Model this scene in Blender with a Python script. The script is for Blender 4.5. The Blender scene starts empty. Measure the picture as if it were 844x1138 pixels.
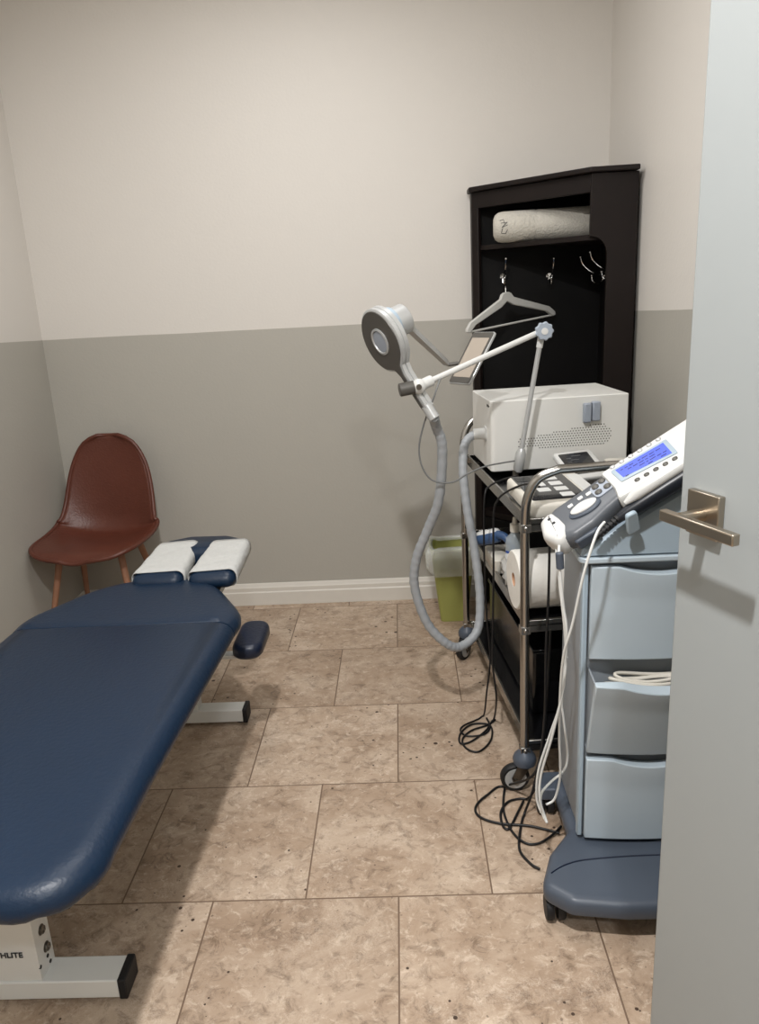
import bpy, bmesh, math, random
from mathutils import Vector, Matrix
random.seed(7)
scene = bpy.context.scene
COL = scene.collection
PI = math.pi
V = Vector

# ------------------------------------------------------------------ materials
def s2l(c):
    return tuple(((x/255)/12.92 if x/255 <= .04045 else ((x/255+.055)/1.055)**2.4) for x in c) + (1,)

def mat(name, rgb, rough=.5, metal=0, spec=.5, var=.06, vscale=8, bump=0, bscale=60, coat=0, alpha=1, trans=0, emit=0, ior=1.45):
    m = bpy.data.materials.new(name); m.use_nodes = True
    nt = m.node_tree; N = nt.nodes; L = nt.links
    b = N['Principled BSDF']
    b.inputs['Roughness'].default_value = rough
    b.inputs['Metallic'].default_value = metal
    b.inputs['Specular IOR Level'].default_value = spec
    b.inputs['Coat Weight'].default_value = coat
    b.inputs['Alpha'].default_value = alpha
    b.inputs['Transmission Weight'].default_value = trans
    b.inputs['IOR'].default_value = ior
    c = s2l(rgb)
    tc = N.new('ShaderNodeTexCoord')
    no = N.new('ShaderNodeTexNoise'); no.inputs['Scale'].default_value = vscale; no.inputs['Detail'].default_value = 4
    L.new(tc.outputs['Object'], no.inputs['Vector'])
    mx = N.new('ShaderNodeMix'); mx.data_type = 'RGBA'
    mx.inputs['A'].default_value = tuple(x*(1-var) for x in c[:3]) + (1,)
    mx.inputs['B'].default_value = tuple(min(1, x*(1+var)) for x in c[:3]) + (1,)
    L.new(no.outputs['Fac'], mx.inputs['Factor'])
    L.new(mx.outputs['Result'], b.inputs['Base Color'])
    if bump:
        n2 = N.new('ShaderNodeTexNoise'); n2.inputs['Scale'].default_value = bscale; n2.inputs['Detail'].default_value = 5
        L.new(tc.outputs['Object'], n2.inputs['Vector'])
        bp = N.new('ShaderNodeBump'); bp.inputs['Strength'].default_value = bump; bp.inputs['Distance'].default_value = .01
        L.new(n2.outputs['Fac'], bp.inputs['Height']); L.new(bp.outputs['Normal'], b.inputs['Normal'])
    if emit:
        b.inputs['Emission Color'].default_value = c; b.inputs['Emission Strength'].default_value = emit
    return m

M = dict(
    navy=mat('navy_vinyl', (13, 34, 56), .40, spec=.42, var=.16, vscale=3, bump=.12, bscale=90),
    navy_edge=mat('navy_vinyl_dark', (18, 28, 48), .38, spec=.5, bump=.1, bscale=90),
    white_metal=mat('white_powder_coat', (216, 217, 214), .35, spec=.5),
    black=mat('black_rubber', (22, 22, 24), .6),
    black_gloss=mat('black_gloss', (14, 14, 16), .18, spec=.5),
    cable_black=mat('black_cable', (18, 18, 20), .45),
    cable_white=mat('white_cable', (215, 217, 215), .4),
    cable_grey=mat('grey_cable', (110, 112, 112), .4),
    steel=mat('brushed_steel', (168, 166, 162), .22, metal=1, var=.08, vscale=20),
    steel_dark=mat('dark_steel', (120, 116, 110), .28, metal=1, var=.1, vscale=20),
    chrome=mat('chrome', (215, 215, 215), .08, metal=1, var=.02),
    nickel=mat('satin_nickel', (172, 162, 148), .3, metal=1, var=.05, vscale=30),
    silver=mat('silver_plastic', (186, 188, 188), .3, metal=.35, var=.03),
    dark_grey=mat('dark_grey_plastic', (86, 84, 80), .4, metal=.2),
    mid_grey=mat('slate_grey_plastic', (84, 88, 94), .38, spec=.5, var=.04),
    slate=mat('slate_blue_plastic', (72, 80, 92), .38, var=.05),
    lightblue=mat('pale_blue_plastic', (158, 174, 186), .38, var=.03),
    paleblue=mat('drawer_pale_blue', (176, 189, 198), .3, var=.03, coat=.2),
    column=mat('tower_grey', (138, 144, 150), .4, var=.03),
    pale_grey=mat('pale_grey_plastic', (190, 190, 186), .4),
    grip=mat('grip_black', (26, 30, 38), .35),
    bluegrey=mat('blue_grey_plastic', (150, 158, 170), .35, var=.03),
    white=mat('white_plastic', (208, 209, 207), .32, var=.02),
    case=mat('white_painted_steel', (220, 220, 216), .38, var=.02),
    offwhite=mat('cream_plastic', (206, 202, 192), .4, var=.03),
    paper=mat('paper', (222, 220, 214), .85, var=.05, vscale=40, bump=.25, bscale=35),
    tissue=mat('tissue', (184, 185, 183), .9, var=.08, vscale=60, bump=.5, bscale=40),
    towel=mat('towel_fabric', (198, 194, 184), .95, var=.12, vscale=70, bump=.6, bscale=140),
    leather=mat('brown_leather', (88, 46, 34), .38, spec=.5, var=.16, vscale=7, bump=.15, bscale=110),
    wood_leg=mat('oak', (150, 108, 84), .5, var=.2, vscale=30),
    espresso=mat('espresso_wood', (24, 17, 15), .5, spec=.28, var=.25, vscale=12),
    espresso_in=mat('black_brown_panel', (12, 11, 11), .55, spec=.2, var=.2, vscale=12),
    green=mat('lime_plastic', (150, 152, 84), .45, var=.06),
    liner=mat('clear_liner', (225, 228, 222), .25, alpha=.30, var=.03),
    clear=mat('clear_bottle', (190, 200, 206), .12, alpha=.45, var=.02),
    lcd=mat('lcd_blue', (48, 72, 190), .3, emit=.28, var=.05, vscale=90),
    lcd_text=mat('lcd_ink', (24, 34, 110), .4),
    screen=mat('dark_screen', (38, 38, 40), .12, coat=.5),
    tablet_reflection=mat('screen_wall_reflection', (166, 156, 144), .25, spec=.4, var=.02),  # the wall's reflection in the switched-off screen, put into its base colour
    knob_blue=mat('knob_blue_grey', (158, 168, 180), .4),
    hose=mat('grey_hose', (150, 154, 158), .45, var=.03),
    blue_pl=mat('blue_plastic', (58, 84, 122), .35),
    blue_ink=mat('blue_label', (30, 60, 130), .5),
    ink=mat('dark_ink', (40, 42, 46), .6),
    tan=mat('tan_card', (190, 150, 120), .7, var=.1),
    door=mat('door_paint', (152, 157, 158), .45, spec=.4, var=.02),
    trimw=mat('trim_paint', (212, 208, 200), .4, var=.04, vscale=20),
    ceil=mat('ceiling_paint', (232, 230, 224), .8, var=.02),
)

def wall_mat(name, zc, sy, flat=False):
    m = bpy.data.materials.new(name); m.use_nodes = True
    N = m.node_tree.nodes; L = m.node_tree.links; b = N['Principled BSDF']
    b.inputs['Roughness'].default_value = .55; b.inputs['Specular IOR Level'].default_value = .3
    g = N.new('ShaderNodeNewGeometry'); sp = N.new('ShaderNodeSeparateXYZ'); L.new(g.outputs['Position'], sp.inputs[0])
    # boundary z = zc + sy*(3.42 - y) + small wobble
    a = N.new('ShaderNodeMath'); a.operation = 'SUBTRACT'; a.inputs[0].default_value = 3.42; L.new(sp.outputs['Y'], a.inputs[1])
    k = N.new('ShaderNodeMath'); k.operation = 'MULTIPLY'; k.inputs[1].default_value = sy; L.new(a.outputs[0], k.inputs[0])
    nz = N.new('ShaderNodeTexNoise'); nz.inputs['Scale'].default_value = 2.5; L.new(g.outputs['Position'], nz.inputs['Vector'])
    nm = N.new('ShaderNodeMath'); nm.operation = 'MULTIPLY'; nm.inputs[1].default_value = .006; L.new(nz.outputs['Fac'], nm.inputs[0])
    s1 = N.new('ShaderNodeMath'); s1.operation = 'ADD'; L.new(k.outputs[0], s1.inputs[0]); L.new(nm.outputs[0], s1.inputs[1])
    s2 = N.new('ShaderNodeMath'); s2.operation = 'ADD'; s2.inputs[1].default_value = zc-.003; L.new(s1.outputs[0], s2.inputs[0])
    gt = N.new('ShaderNodeMath'); gt.operation = 'GREATER_THAN'; L.new(sp.outputs['Z'], gt.inputs[0]); L.new(s2.outputs[0], gt.inputs[1])
    n2 = N.new('ShaderNodeTexNoise'); n2.inputs['Scale'].default_value = 1.3; n2.inputs['Detail'].default_value = 3; L.new(g.outputs['Position'], n2.inputs['Vector'])
    def pair(c, v):
        x = N.new('ShaderNodeMix'); x.data_type = 'RGBA'; c = s2l(c)
        x.inputs['A'].default_value = tuple(i*(1-v) for i in c[:3])+(1,); x.inputs['B'].default_value = tuple(i*(1+v) for i in c[:3])+(1,)
        L.new(n2.outputs['Fac'], x.inputs['Factor']); return x
    up = pair((213, 209, 203), .02); lo = pair((172, 169, 161), .02)
    mx = N.new('ShaderNodeMix'); mx.data_type = 'RGBA'
    L.new(gt.outputs[0], mx.inputs['Factor']); L.new(lo.outputs['Result'], mx.inputs['A']); L.new(up.outputs['Result'], mx.inputs['B'])
    L.new(mx.outputs['Result'], b.inputs['Base Color'])
    n3 = N.new('ShaderNodeTexNoise'); n3.inputs['Scale'].default_value = 90; L.new(g.outputs['Position'], n3.inputs['Vector'])
    bp = N.new('ShaderNodeBump'); bp.inputs['Strength'].default_value = .06; bp.inputs['Distance'].default_value = .01
    L.new(n3.outputs['Fac'], bp.inputs['Height']); L.new(bp.outputs['Normal'], b.inputs['Normal'])
    return m

def floor_mat():
    m = bpy.data.materials.new('travertine'); m.use_nodes = True
    N = m.node_tree.nodes; L = m.node_tree.links; b = N['Principled BSDF']
    b.inputs['Specular IOR Level'].default_value = .35
    g = N.new('ShaderNodeNewGeometry')
    mp = N.new('ShaderNodeMapping'); mp.inputs['Location'].default_value = (9.095, 7.505, 0)
    L.new(g.outputs['Position'], mp.inputs['Vector'])
    br = N.new('ShaderNodeTexBrick'); br.offset = .5; br.offset_frequency = 2
    for k, v in dict(Scale=1, **{'Brick Width': .452, 'Row Height': .4525, 'Mortar Size': .0022, 'Mortar Smooth': .2, 'Bias': 0}).items(): br.inputs[k].default_value = v
    br.inputs['Color1'].default_value = (0, 0, 0, 1); br.inputs['Color2'].default_value = (1, 1, 1, 1); br.inputs['Mortar'].default_value = (.5, .5, .5, 1)
    L.new(mp.outputs[0], br.inputs['Vector'])
    # each tile samples its own patch of stone
    off = N.new('ShaderNodeVectorMath'); off.operation = 'SCALE'; off.inputs['Scale'].default_value = 7.0; L.new(br.outputs['Color'], off.inputs[0])
    ad = N.new('ShaderNodeVectorMath'); ad.operation = 'ADD'; L.new(g.outputs['Position'], ad.inputs[0]); L.new(off.outputs[0], ad.inputs[1])
    st = N.new('ShaderNodeMapping'); st.inputs['Scale'].default_value = (1, 1.12, 1); L.new(ad.outputs[0], st.inputs['Vector'])
    def noise(sc, det, src, dist=0, rough=.6):
        n = N.new('ShaderNodeTexNoise'); n.inputs['Scale'].default_value = sc; n.inputs['Detail'].default_value = det
        n.inputs['Distortion'].default_value = dist; n.inputs['Roughness'].default_value = rough; L.new(src, n.inputs['Vector']); return n
    def ramp(src, stops):
        r = N.new('ShaderNodeValToRGB'); e = r.color_ramp.elements
        while len(e) < len(stops): e.new(.5)
        for i, (p, c) in enumerate(stops): e[i].position = p; e[i].color = s2l(c)
        L.new(src, r.inputs[0]); return r
    big = noise(3.2, 8, st.outputs[0], .8, .68)
    base = ramp(big.outputs['Fac'], [(.28, (146, 125, 106)), (.42, (171, 149, 128)), (.55, (187, 167, 147)), (.7, (204, 186, 167))])
    fine = noise(22, 8, st.outputs[0], .8, .78)
    fr = ramp(fine.outputs['Fac'], [(.36, (140, 128, 118)), (.5, (255, 255, 255)), (.62, (255, 255, 255))])
    m1 = N.new('ShaderNodeMix'); m1.data_type = 'RGBA'; m1.blend_type = 'MULTIPLY'; m1.inputs['Factor'].default_value = .6
    L.new(base.outputs[0], m1.inputs['A']); L.new(fr.outputs[0], m1.inputs['B'])
    lite = noise(34, 8, st.outputs[0], .6, .78)
    lr = ramp(lite.outputs['Fac'], [(.53, (0, 0, 0)), (.64, (190, 190, 190))])
    lm = N.new('ShaderNodeMix'); lm.data_type = 'RGBA'; lm.inputs['B'].default_value = s2l((226, 209, 190))
    L.new(lr.outputs[0], lm.inputs['Factor']); L.new(m1.outputs['Result'], lm.inputs['A'])
    # pale fossil-like flecks: edges of small warped cells, only in patches
    wn = noise(14, 4, st.outputs[0]); ws = N.new('ShaderNodeVectorMath'); ws.operation = 'SCALE'; ws.inputs['Scale'].default_value = .16; L.new(wn.outputs['Color'], ws.inputs[0])
    wa = N.new('ShaderNodeVectorMath'); wa.operation = 'ADD'; L.new(ad.outputs[0], wa.inputs[0]); L.new(ws.outputs[0], wa.inputs[1])
    ve = N.new('ShaderNodeTexVoronoi'); ve.feature = 'DISTANCE_TO_EDGE'; ve.inputs['Scale'].default_value = 85; L.new(wa.outputs[0], ve.inputs['Vector'])
    er = ramp(ve.outputs['Distance'], [(.0, (200, 200, 200)), (.16, (0, 0, 0))])
    pm = noise(6, 6, ad.outputs[0], 0, .7); pmr = ramp(pm.outputs['Fac'], [(.48, (0, 0, 0)), (.66, (190, 190, 190))])
    em = N.new('ShaderNodeMath'); em.operation = 'MULTIPLY'; L.new(er.outputs[0], em.inputs[0]); L.new(pmr.outputs[0], em.inputs[1])
    e2 = N.new('ShaderNodeMix'); e2.data_type = 'RGBA'; e2.inputs['B'].default_value = s2l((232, 218, 202))
    L.new(em.outputs[0], e2.inputs['Factor']); L.new(lm.outputs['Result'], e2.inputs['A']); lm = e2
    # per tile tone
    tone = ramp(br.outputs['Color'], [(0, (222, 218, 214)), (1, (255, 255, 255))])
    m2 = N.new('ShaderNodeMix'); m2.data_type = 'RGBA'; m2.blend_type = 'MULTIPLY'; m2.inputs['Factor'].default_value = .75
    L.new(lm.outputs['Result'], m2.inputs['A']); L.new(tone.outputs[0], m2.inputs['B'])
    # pits
    vo = N.new('ShaderNodeTexVoronoi'); vo.inputs['Scale'].default_value = 26; vo.inputs['Randomness'].default_value = 1; L.new(g.outputs['Position'], vo.inputs['Vector'])
    pn = noise(5, 3, ad.outputs[0])
    pr = N.new('ShaderNodeMapRange'); pr.inputs['From Min'].default_value = .45; pr.inputs['From Max'].default_value = .75
    pr.inputs['To Min'].default_value = 0; pr.inputs['To Max'].default_value = .23; L.new(pn.outputs['Fac'], pr.inputs['Value'])
    lt = N.new('ShaderNodeMath'); lt.operation = 'LESS_THAN'; L.new(vo.outputs['Distance'], lt.inputs[0]); L.new(pr.outputs[0], lt.inputs[1])
    v2 = N.new('ShaderNodeTexVoronoi'); v2.inputs['Scale'].default_value = 70; L.new(g.outputs['Position'], v2.inputs['Vector'])
    pr2 = N.new('ShaderNodeMapRange'); pr2.inputs['From Min'].default_value = .52; pr2.inputs['From Max'].default_value = .8
    pr2.inputs['To Min'].default_value = 0; pr2.inputs['To Max'].default_value = .62; L.new(fine.outputs['Fac'], pr2.inputs['Value'])
    l2 = N.new('ShaderNodeMath'); l2.operation = 'LESS_THAN'; L.new(v2.outputs['Distance'], l2.inputs[0]); L.new(pr2.outputs[0], l2.inputs[1])
    l2s = N.new('ShaderNodeMath'); l2s.operation = 'MULTIPLY'; l2s.inputs[1].default_value = .55; L.new(l2.outputs[0], l2s.inputs[0])
    mxp = N.new('ShaderNodeMath'); mxp.operation = 'MAXIMUM'; L.new(lt.outputs[0], mxp.inputs[0]); L.new(l2s.outputs[0], mxp.inputs[1])
    m3 = N.new('ShaderNodeMix'); m3.data_type = 'RGBA'; m3.inputs['B'].default_value = s2l((70, 54, 44))
    L.new(mxp.outputs[0], m3.inputs['Factor']); L.new(m2.outputs['Result'], m3.inputs['A'])
    m4 = N.new('ShaderNodeMix'); m4.data_type = 'RGBA'; m4.inputs['B'].default_value = s2l((112, 92, 76))
    L.new(br.outputs['Fac'], m4.inputs['Factor']); L.new(m3.outputs['Result'], m4.inputs['A'])
    L.new(m4.outputs['Result'], b.inputs['Base Color'])
    rr = N.new('ShaderNodeMapRange'); rr.inputs['To Min'].default_value = .34; rr.inputs['To Max'].default_value = .58; L.new(fine.outputs['Fac'], rr.inputs['Value'])
    L.new(rr.outputs[0], b.inputs['Roughness'])
    hs = N.new('ShaderNodeMath'); hs.operation = 'MAXIMUM'; L.new(mxp.outputs[0], hs.inputs[0]); L.new(br.outputs['Fac'], hs.inputs[1])
    iv = N.new('ShaderNodeMath'); iv.operation = 'SUBTRACT'; iv.inputs[0].default_value = 1; L.new(hs.outputs[0], iv.inputs[1])
    bp = N.new('ShaderNodeBump'); bp.inputs['Strength'].default_value = .4; bp.inputs['Distance'].default_value = .002
    L.new(iv.outputs[0], bp.inputs['Height']); L.new(bp.outputs['Normal'], b.inputs['Normal'])
    return m

# ------------------------------------------------------------------ mesh helpers
class MB:
    def __init__(s): s.bm = bmesh.new()
    def box(s, c, size, rot=None, M4=None):
        mt = Matrix.Translation(c)
        if rot is not None: mt = mt @ rot.to_4x4()
        mt = mt @ Matrix.Diagonal((*size, 1))
        if M4 is not None: mt = M4 @ mt
        bmesh.ops.create_cube(s.bm, size=1, matrix=mt); return s
    def tube(s, pts, r, seg=10, smooth=0, cap=True, closed=False):
        pts = [V(p) for p in pts]
        if smooth: pts = catmull(pts, smooth, closed)
        n = len(pts); rr = r if callable(r) else (lambda t: r)
        rings = []; prev = None
        for i, p in enumerate(pts):
            if closed: d = pts[(i+1) % n]-pts[i-1]
            else: d = pts[min(i+1, n-1)]-pts[max(i-1, 0)]
            d.normalize()
            if prev is None:
                a = d.orthogonal().normalized()
            else:
                a = prev - d*prev.dot(d); a.normalize()
            prev = a; b = d.cross(a); R = rr(i/(n-1))
            rings.append([s.bm.verts.new(p+(a*math.cos(2*PI*k/seg)+b*math.sin(2*PI*k/seg))*R) for k in range(seg)])
        m = n if closed else n-1
        for i in range(m):
            A = rings[i]; B = rings[(i+1) % n]
            for k in range(seg):
                s.bm.faces.new((A[k], A[(k+1) % seg], B[(k+1) % seg], B[k]))
        if cap and not closed:
            s.bm.faces.new(list(reversed(rings[0]))); s.bm.faces.new(rings[-1])
        return s
    def cyl(s, p0, p1, r0, r1=None, seg=24):
        r1 = r0 if r1 is None else r1
        return s.tube([p0, p1], lambda t: r0+(r1-r0)*t, seg)
    def loft(s, rings, cap=True, closed=False):
        R = [[s.bm.verts.new(V(p)) for p in ring] for ring in rings]
        n = len(R[0])
        for i in range(len(R) if closed else len(R)-1):
            A, B = R[i], R[(i+1) % len(R)]
            for k in range(n):
                s.bm.faces.new((A[k], A[(k+1) % n], B[(k+1) % n], B[k]))
        if cap and not closed:
            s.bm.faces.new(list(reversed(R[0]))); s.bm.faces.new(R[-1])
        return s
    def prism(s, poly, h0, h1, M4=None):
        f = (lambda p: M4 @ V(p)) if M4 is not None else V
        return s.loft([[f((x, y, h0)) for x, y in poly], [f((x, y, h1)) for x, y in poly]])
    def pad(s, poly, prof, M4=None):
        """poly CCW dense outline; prof = [(inset, z)...]"""
        f = (lambda p: M4 @ V(p)) if M4 is not None else V
        return s.loft([[f((x, y, z)) for x, y in inset(poly, d)] for d, z in prof])
    def lathe(s, prof, M4=None, seg=28):
        f = (lambda p: M4 @ V(p)) if M4 is not None else V
        return s.loft([[f((r*math.cos(2*PI*k/seg), r*math.sin(2*PI*k/seg), z)) for k in range(seg)] for r, z in prof])
    def sphere(s, c, r, sc=(1, 1, 1), M4=None, u=20, v=12):
        mt = Matrix.Translation(c) @ Matrix.Diagonal((*sc, 1))
        if M4 is not None: mt = M4 @ mt
        bmesh.ops.create_uvsphere(s.bm, u_segments=u, v_segments=v, radius=r, matrix=mt); return s

def catmull(P, n, closed=False):
    out = []; m = len(P)
    rng = range(m) if closed else range(m-1)
    for i in rng:
        if closed: p0, p1, p2, p3 = P[i-1], P[i], P[(i+1) % m], P[(i+2) % m]
        else: p0, p1, p2, p3 = P[max(i-1, 0)], P[i], P[i+1], P[min(i+2, m-1)]
        for k in range(n):
            t = k/n
            out.append(.5*((2*p1)+(p2-p0)*t+(2*p0-5*p1+4*p2-p3)*t*t+(3*p1-p0-3*p2+p3)*t**3))
    if not closed: out.append(P[-1].copy())
    return out

def round_poly(P, r, n=6):
    out = []; m = len(P); rs = r if isinstance(r, (list, tuple)) else [r]*m
    for i in range(m):
        p = V(P[i]).to_2d(); a = (V(P[i-1]).to_2d()-p); b = (V(P[(i+1) % m]).to_2d()-p)
        ang = a.angle(b); d = min(rs[i]/math.tan(ang/2), a.length*.49, b.length*.49)
        p0 = p+a.normalized()*d; p2 = p+b.normalized()*d
        for k in range(n+1):
            t = k/n; q = p0*(1-t)**2+p*2*t*(1-t)+p2*t*t   # quadratic corner
            out.append((q.x, q.y))
    return out

def inset(poly, d):
    if abs(d) < 1e-9: return poly
    n = len(poly); out = []
    for i in range(n):
        p = V(poly[i]); a = V(poly[i-1]); b = V(poly[(i+1) % n])
        e1 = (p-a); e2 = (b-p)
        if e1.length < 1e-7: e1 = e2
        if e2.length < 1e-7: e2 = e1
        e1.normalize(); e2.normalize()
        nn = V((-e1.y-e2.y, e1.x+e2.x)); nn.normalize()
        k = max(.5, nn.dot(V((-e1.y, e1.x))))
        out.append((p.x+nn.x*d/k, p.y+nn.y*d/k))
    return out

def frame(o, x, y, z=None):
    x = V(x).normalized(); y = V(y); y = (y-x*y.dot(x)).normalized(); z = x.cross(y)
    m = Matrix.Identity(4)
    for i in range(3):
        m[i][0] = x[i]; m[i][1] = y[i]; m[i][2] = z[i]; m[i][3] = o[i]
    return m

def build(mb, name, m, parent=None, bevel=0, smooth=True, angle=35, label=None, subsurf=0, solid=0, seg=2):
    bm = mb.bm
    bmesh.ops.remove_doubles(bm, verts=bm.verts, dist=.00001); bmesh.ops.recalc_face_normals(bm, faces=bm.faces)
    off = V((0, 0, 0)); q = parent
    while q is not None:
        off += q.location; q = q.parent
    if off.length: bmesh.ops.translate(bm, verts=bm.verts, vec=-off)
    me = bpy.data.meshes.new(name); bm.to_mesh(me); bm.free()
    if smooth:
        for p in me.polygons: p.use_smooth = True
        me.set_sharp_from_angle(angle=math.radians(angle))
    me.materials.append(m)
    o = bpy.data.objects.new(name, me); COL.objects.link(o)
    if parent is not None: o.parent = parent
    if solid:
        d = o.modifiers.new('s', 'SOLIDIFY'); d.thickness = solid; d.offset = 0
    if bevel:
        d = o.modifiers.new('b', 'BEVEL'); d.width = bevel; d.segments = seg; d.limit_method = 'ANGLE'; d.angle_limit = math.radians(40)
    if subsurf:
        d = o.modifiers.new('u', 'SUBSURF'); d.levels = subsurf; d.render_levels = subsurf
    if label: o['label'] = label
    return o

def thing(name, label, cat, loc, group=None):
    o = bpy.data.objects.new(name, None); COL.objects.link(o); o.location = loc; o.empty_display_size = .05
    o['label'] = label; o['category'] = cat
    if group: o['group'] = group
    return o
def tag(o, label, cat, group=None):
    o['label'] = label; o['category'] = cat
    if group: o['group'] = group
    return o
def struct(o): o['kind'] = 'structure'; return o

def text_mesh(txt, size, M4, name, m, parent, ext=.0006):
    cu = bpy.data.curves.new('t', 'FONT'); cu.body = txt; cu.size = size; cu.extrude = ext; cu.offset = size*.015
    to = bpy.data.objects.new('t', cu); COL.objects.link(to)
    bpy.context.view_layer.update()
    me = bpy.data.meshes.new_from_object(to.evaluated_get(bpy.context.evaluated_depsgraph_get()))
    bpy.data.objects.remove(to)
    off = V((0, 0, 0)); q = parent
    while q is not None: off += q.location; q = q.parent
    me.transform(Matrix.Translation(-off) @ M4); me.materials.clear(); me.materials.append(m)
    o = bpy.data.objects.new(name, me); COL.objects.link(o); o.parent = parent
    return o

# ------------------------------------------------------------------ room
XL, XR, YB, YF, ZC = -1.546, .882, 3.42, -2.0, 2.72
T = .1
struct(build(MB().box(((XL+XR)/2, (YB+YF)/2, -.05), (XR-XL+.2, YB-YF+.2, .1)), 'floor', floor_mat(), smooth=False))
struct(build(MB().box(((XL+XR)/2, (YB+YF)/2, ZC+.05), (XR-XL+.2, YB-YF+.2, .1)), 'ceiling', M['ceil'], smooth=False))
struct(build(MB().box(((XL+XR)/2, YB+.05, ZC/2), (XR-XL+.2, .1, ZC)), 'wall_back', wall_mat('paint_back', 1.272, 0), smooth=False))
struct(build(MB().box((XL-.05, (YB+YF)/2, ZC/2), (.1, YB-YF, ZC)), 'wall_left', wall_mat('paint_left', 1.272, .04), smooth=False))
struct(build(MB().box((XR+.05, (YB+YF)/2, ZC/2), (.1, YB-YF, ZC)), 'wall_right', wall_mat('paint_right', 1.272, .035), smooth=False))
struct(build(MB().box(((XL+XR)/2, YF-.05, ZC/2), (XR-XL+.2, .1, ZC)), 'wall_front', wall_mat('paint_front', 1.272, 0), smooth=False))

def baseboard(name, p0, p1, nrm):
    p0 = V(p0); p1 = V(p1); nrm = V(nrm)
    prof = [(0, 0), (.015, 0), (.015, .062), (.012, .068), (.012, .086), (.008, .094), (.007, .1), (.004, .106), (0, .106)]
    mb = MB(); mb.loft([[p+nrm*d+V((0, 0, z)) for d, z in prof] for p in (p0, p1)])
    return struct(build(mb, name, M['trimw'], angle=20))
baseboard('baseboard_back', (XL, YB, 0), (XR, YB, 0), (0, -1, 0))
baseboard('baseboard_left', (XL, YF, 0), (XL, YB, 0), (1, 0, 0))
baseboard('baseboard_right', (XR, .44, 0), (XR, YB, 0), (-1, 0, 0))

# door, standing open on its jamb
dL = V((.419, 1.147, 0)); de = V((-.37, .93, 0)).normalized(); dn = V((-.93, -.37, 0)).normalized()
hinge = dL-de*.82
struct(build(MB().box((.815, .36, 1.08), (.134, .12, 2.16)), 'trim_1', M['trimw'], bevel=.004))
door = build(MB().prism([(dL-dn*.0)[:2], (dL-dn*.04)[:2], (hinge-dn*.04)[:2], hinge[:2]], .012, 2.06), 'door_1', M['door'], bevel=.003)
struct(door)
FD = frame((0, 0, 0), de, V((0, 0, 1)))   # x along door to latch, y up, z = de x up
def dpt(s, out, z): return dL-de*s+dn*out+V((0, 0, z))
RD = Matrix((tuple(-de), tuple(dn), (0, 0, 1))).transposed()
mb = MB().box(dpt(.058, .006, 1.073), (.062, .012, .066), RD)
ros = build(mb, 'rosette', M['nickel'], door, bevel=.0015)
lev = MB(); lev.cyl(dpt(.058, .010, 1.073), dpt(.058, .052, 1.073), .0095)
h = build(lev, 'door_handle', M['nickel'], door)
lv = MB().box(dpt(.098, .056, 1.073), (.142, .013, .0165), RD)
build(lv, 'lever', M['nickel'], h, bevel=.002)
for z in (.25, 1.75):
    build(MB().cyl(hinge-dn*.0+de*-.006+V((0, 0, z-.05)), hinge+de*-.006+V((0, 0, z+.05)), .007), 'hinge', M['nickel'], door)

# ------------------------------------------------------------------ treatment table
tt = thing('treatment_table', 'long navy vinyl treatment table on white steel feet', 'treatment table', (-.84, 1.6, 0))
zt = .555; zb = .493
PR = [(.03, zb), (.008, zb+.004), (0, zb+.014), (-.001, zt-.036), (.005, zt-.022), (.014, zt-.012), (.028, zt-.005), (.048, zt-.001), (.075, zt)]
# outline runs counter-clockwise
xr = lambda y: -.535+(y-1.0)*.045
SY = 1.962
full = round_poly([(-1.17, .945), (-.515, .955), (xr(1.3)+.006, 1.3), (-.480, 2.06), (-.60, 2.285), (-.70, 2.35), (-.89, 2.35), (-1.0, 2.275), (-1.122, 2.06), (-1.145, 1.3)], [.12, .14, .3, .2, .3, .25, .25, .3, .2, .3], 12)
def half(near):
    rings = []
    for j, (d, z) in enumerate(PR):
        ring = []; g = [.0022, .0022, .0022, .0022, .0022, .0022, .0028, .0035, .006][j]
        zz = z-(.004 if j == 8 else 0)*0
        P_ = inset(full, d)
        for i, (x, y) in enumerate(P_):
            if near:
                g_ = (.5+.5*math.sin(x*75+y*60))**6 if j < 4 and y < 1.2 else 0     # gathered upholstery round the near corner
                if y > SY-g: x, y = (-.488-d if x > -.8 else -1.121+d), SY-g
                ring.append((x-(.003*g_ if x > -.8 else 0), y+.003*g_, zz+.005*g_*(j < 2)))
            else:
                if y < SY+g: x, y = (-.488-d if x > -.8 else -1.121+d), SY+g
                ring.append((x, y, zz))
        rings.append(ring)
    return rings
main = [(-1.15, .96), (-.54, .96), (-.50, 1.95), (-1.11, 1.95)]; head = [(-1.10, 1.97), (-.50, 1.97), (-.62, 2.30), (-.98, 2.28)]
build(MB().loft(half(True)), 'table_pad', M['navy'], tt, angle=60)
build(MB().loft(half(False)), 'head_section', M['navy'], tt, angle=60)
mb = MB().pad(inset(main, .06), [(0, .47), (0, .495)]); mb.pad(inset(head, .05), [(0, .47), (0, .495)])
build(mb, 'deck', M['black'], tt)
mb = MB()
for x in (-1.02, -.68): mb.box((x, 1.62, .44), (.04, 1.1, .05))
mb.box((-.85, 1.30, .44), (.36, .05, .05)); mb.box((-.85, 2.06, .44), (.36, .05, .05))
build(mb, 'frame', M['white_metal'], tt, bevel=.003)
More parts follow.
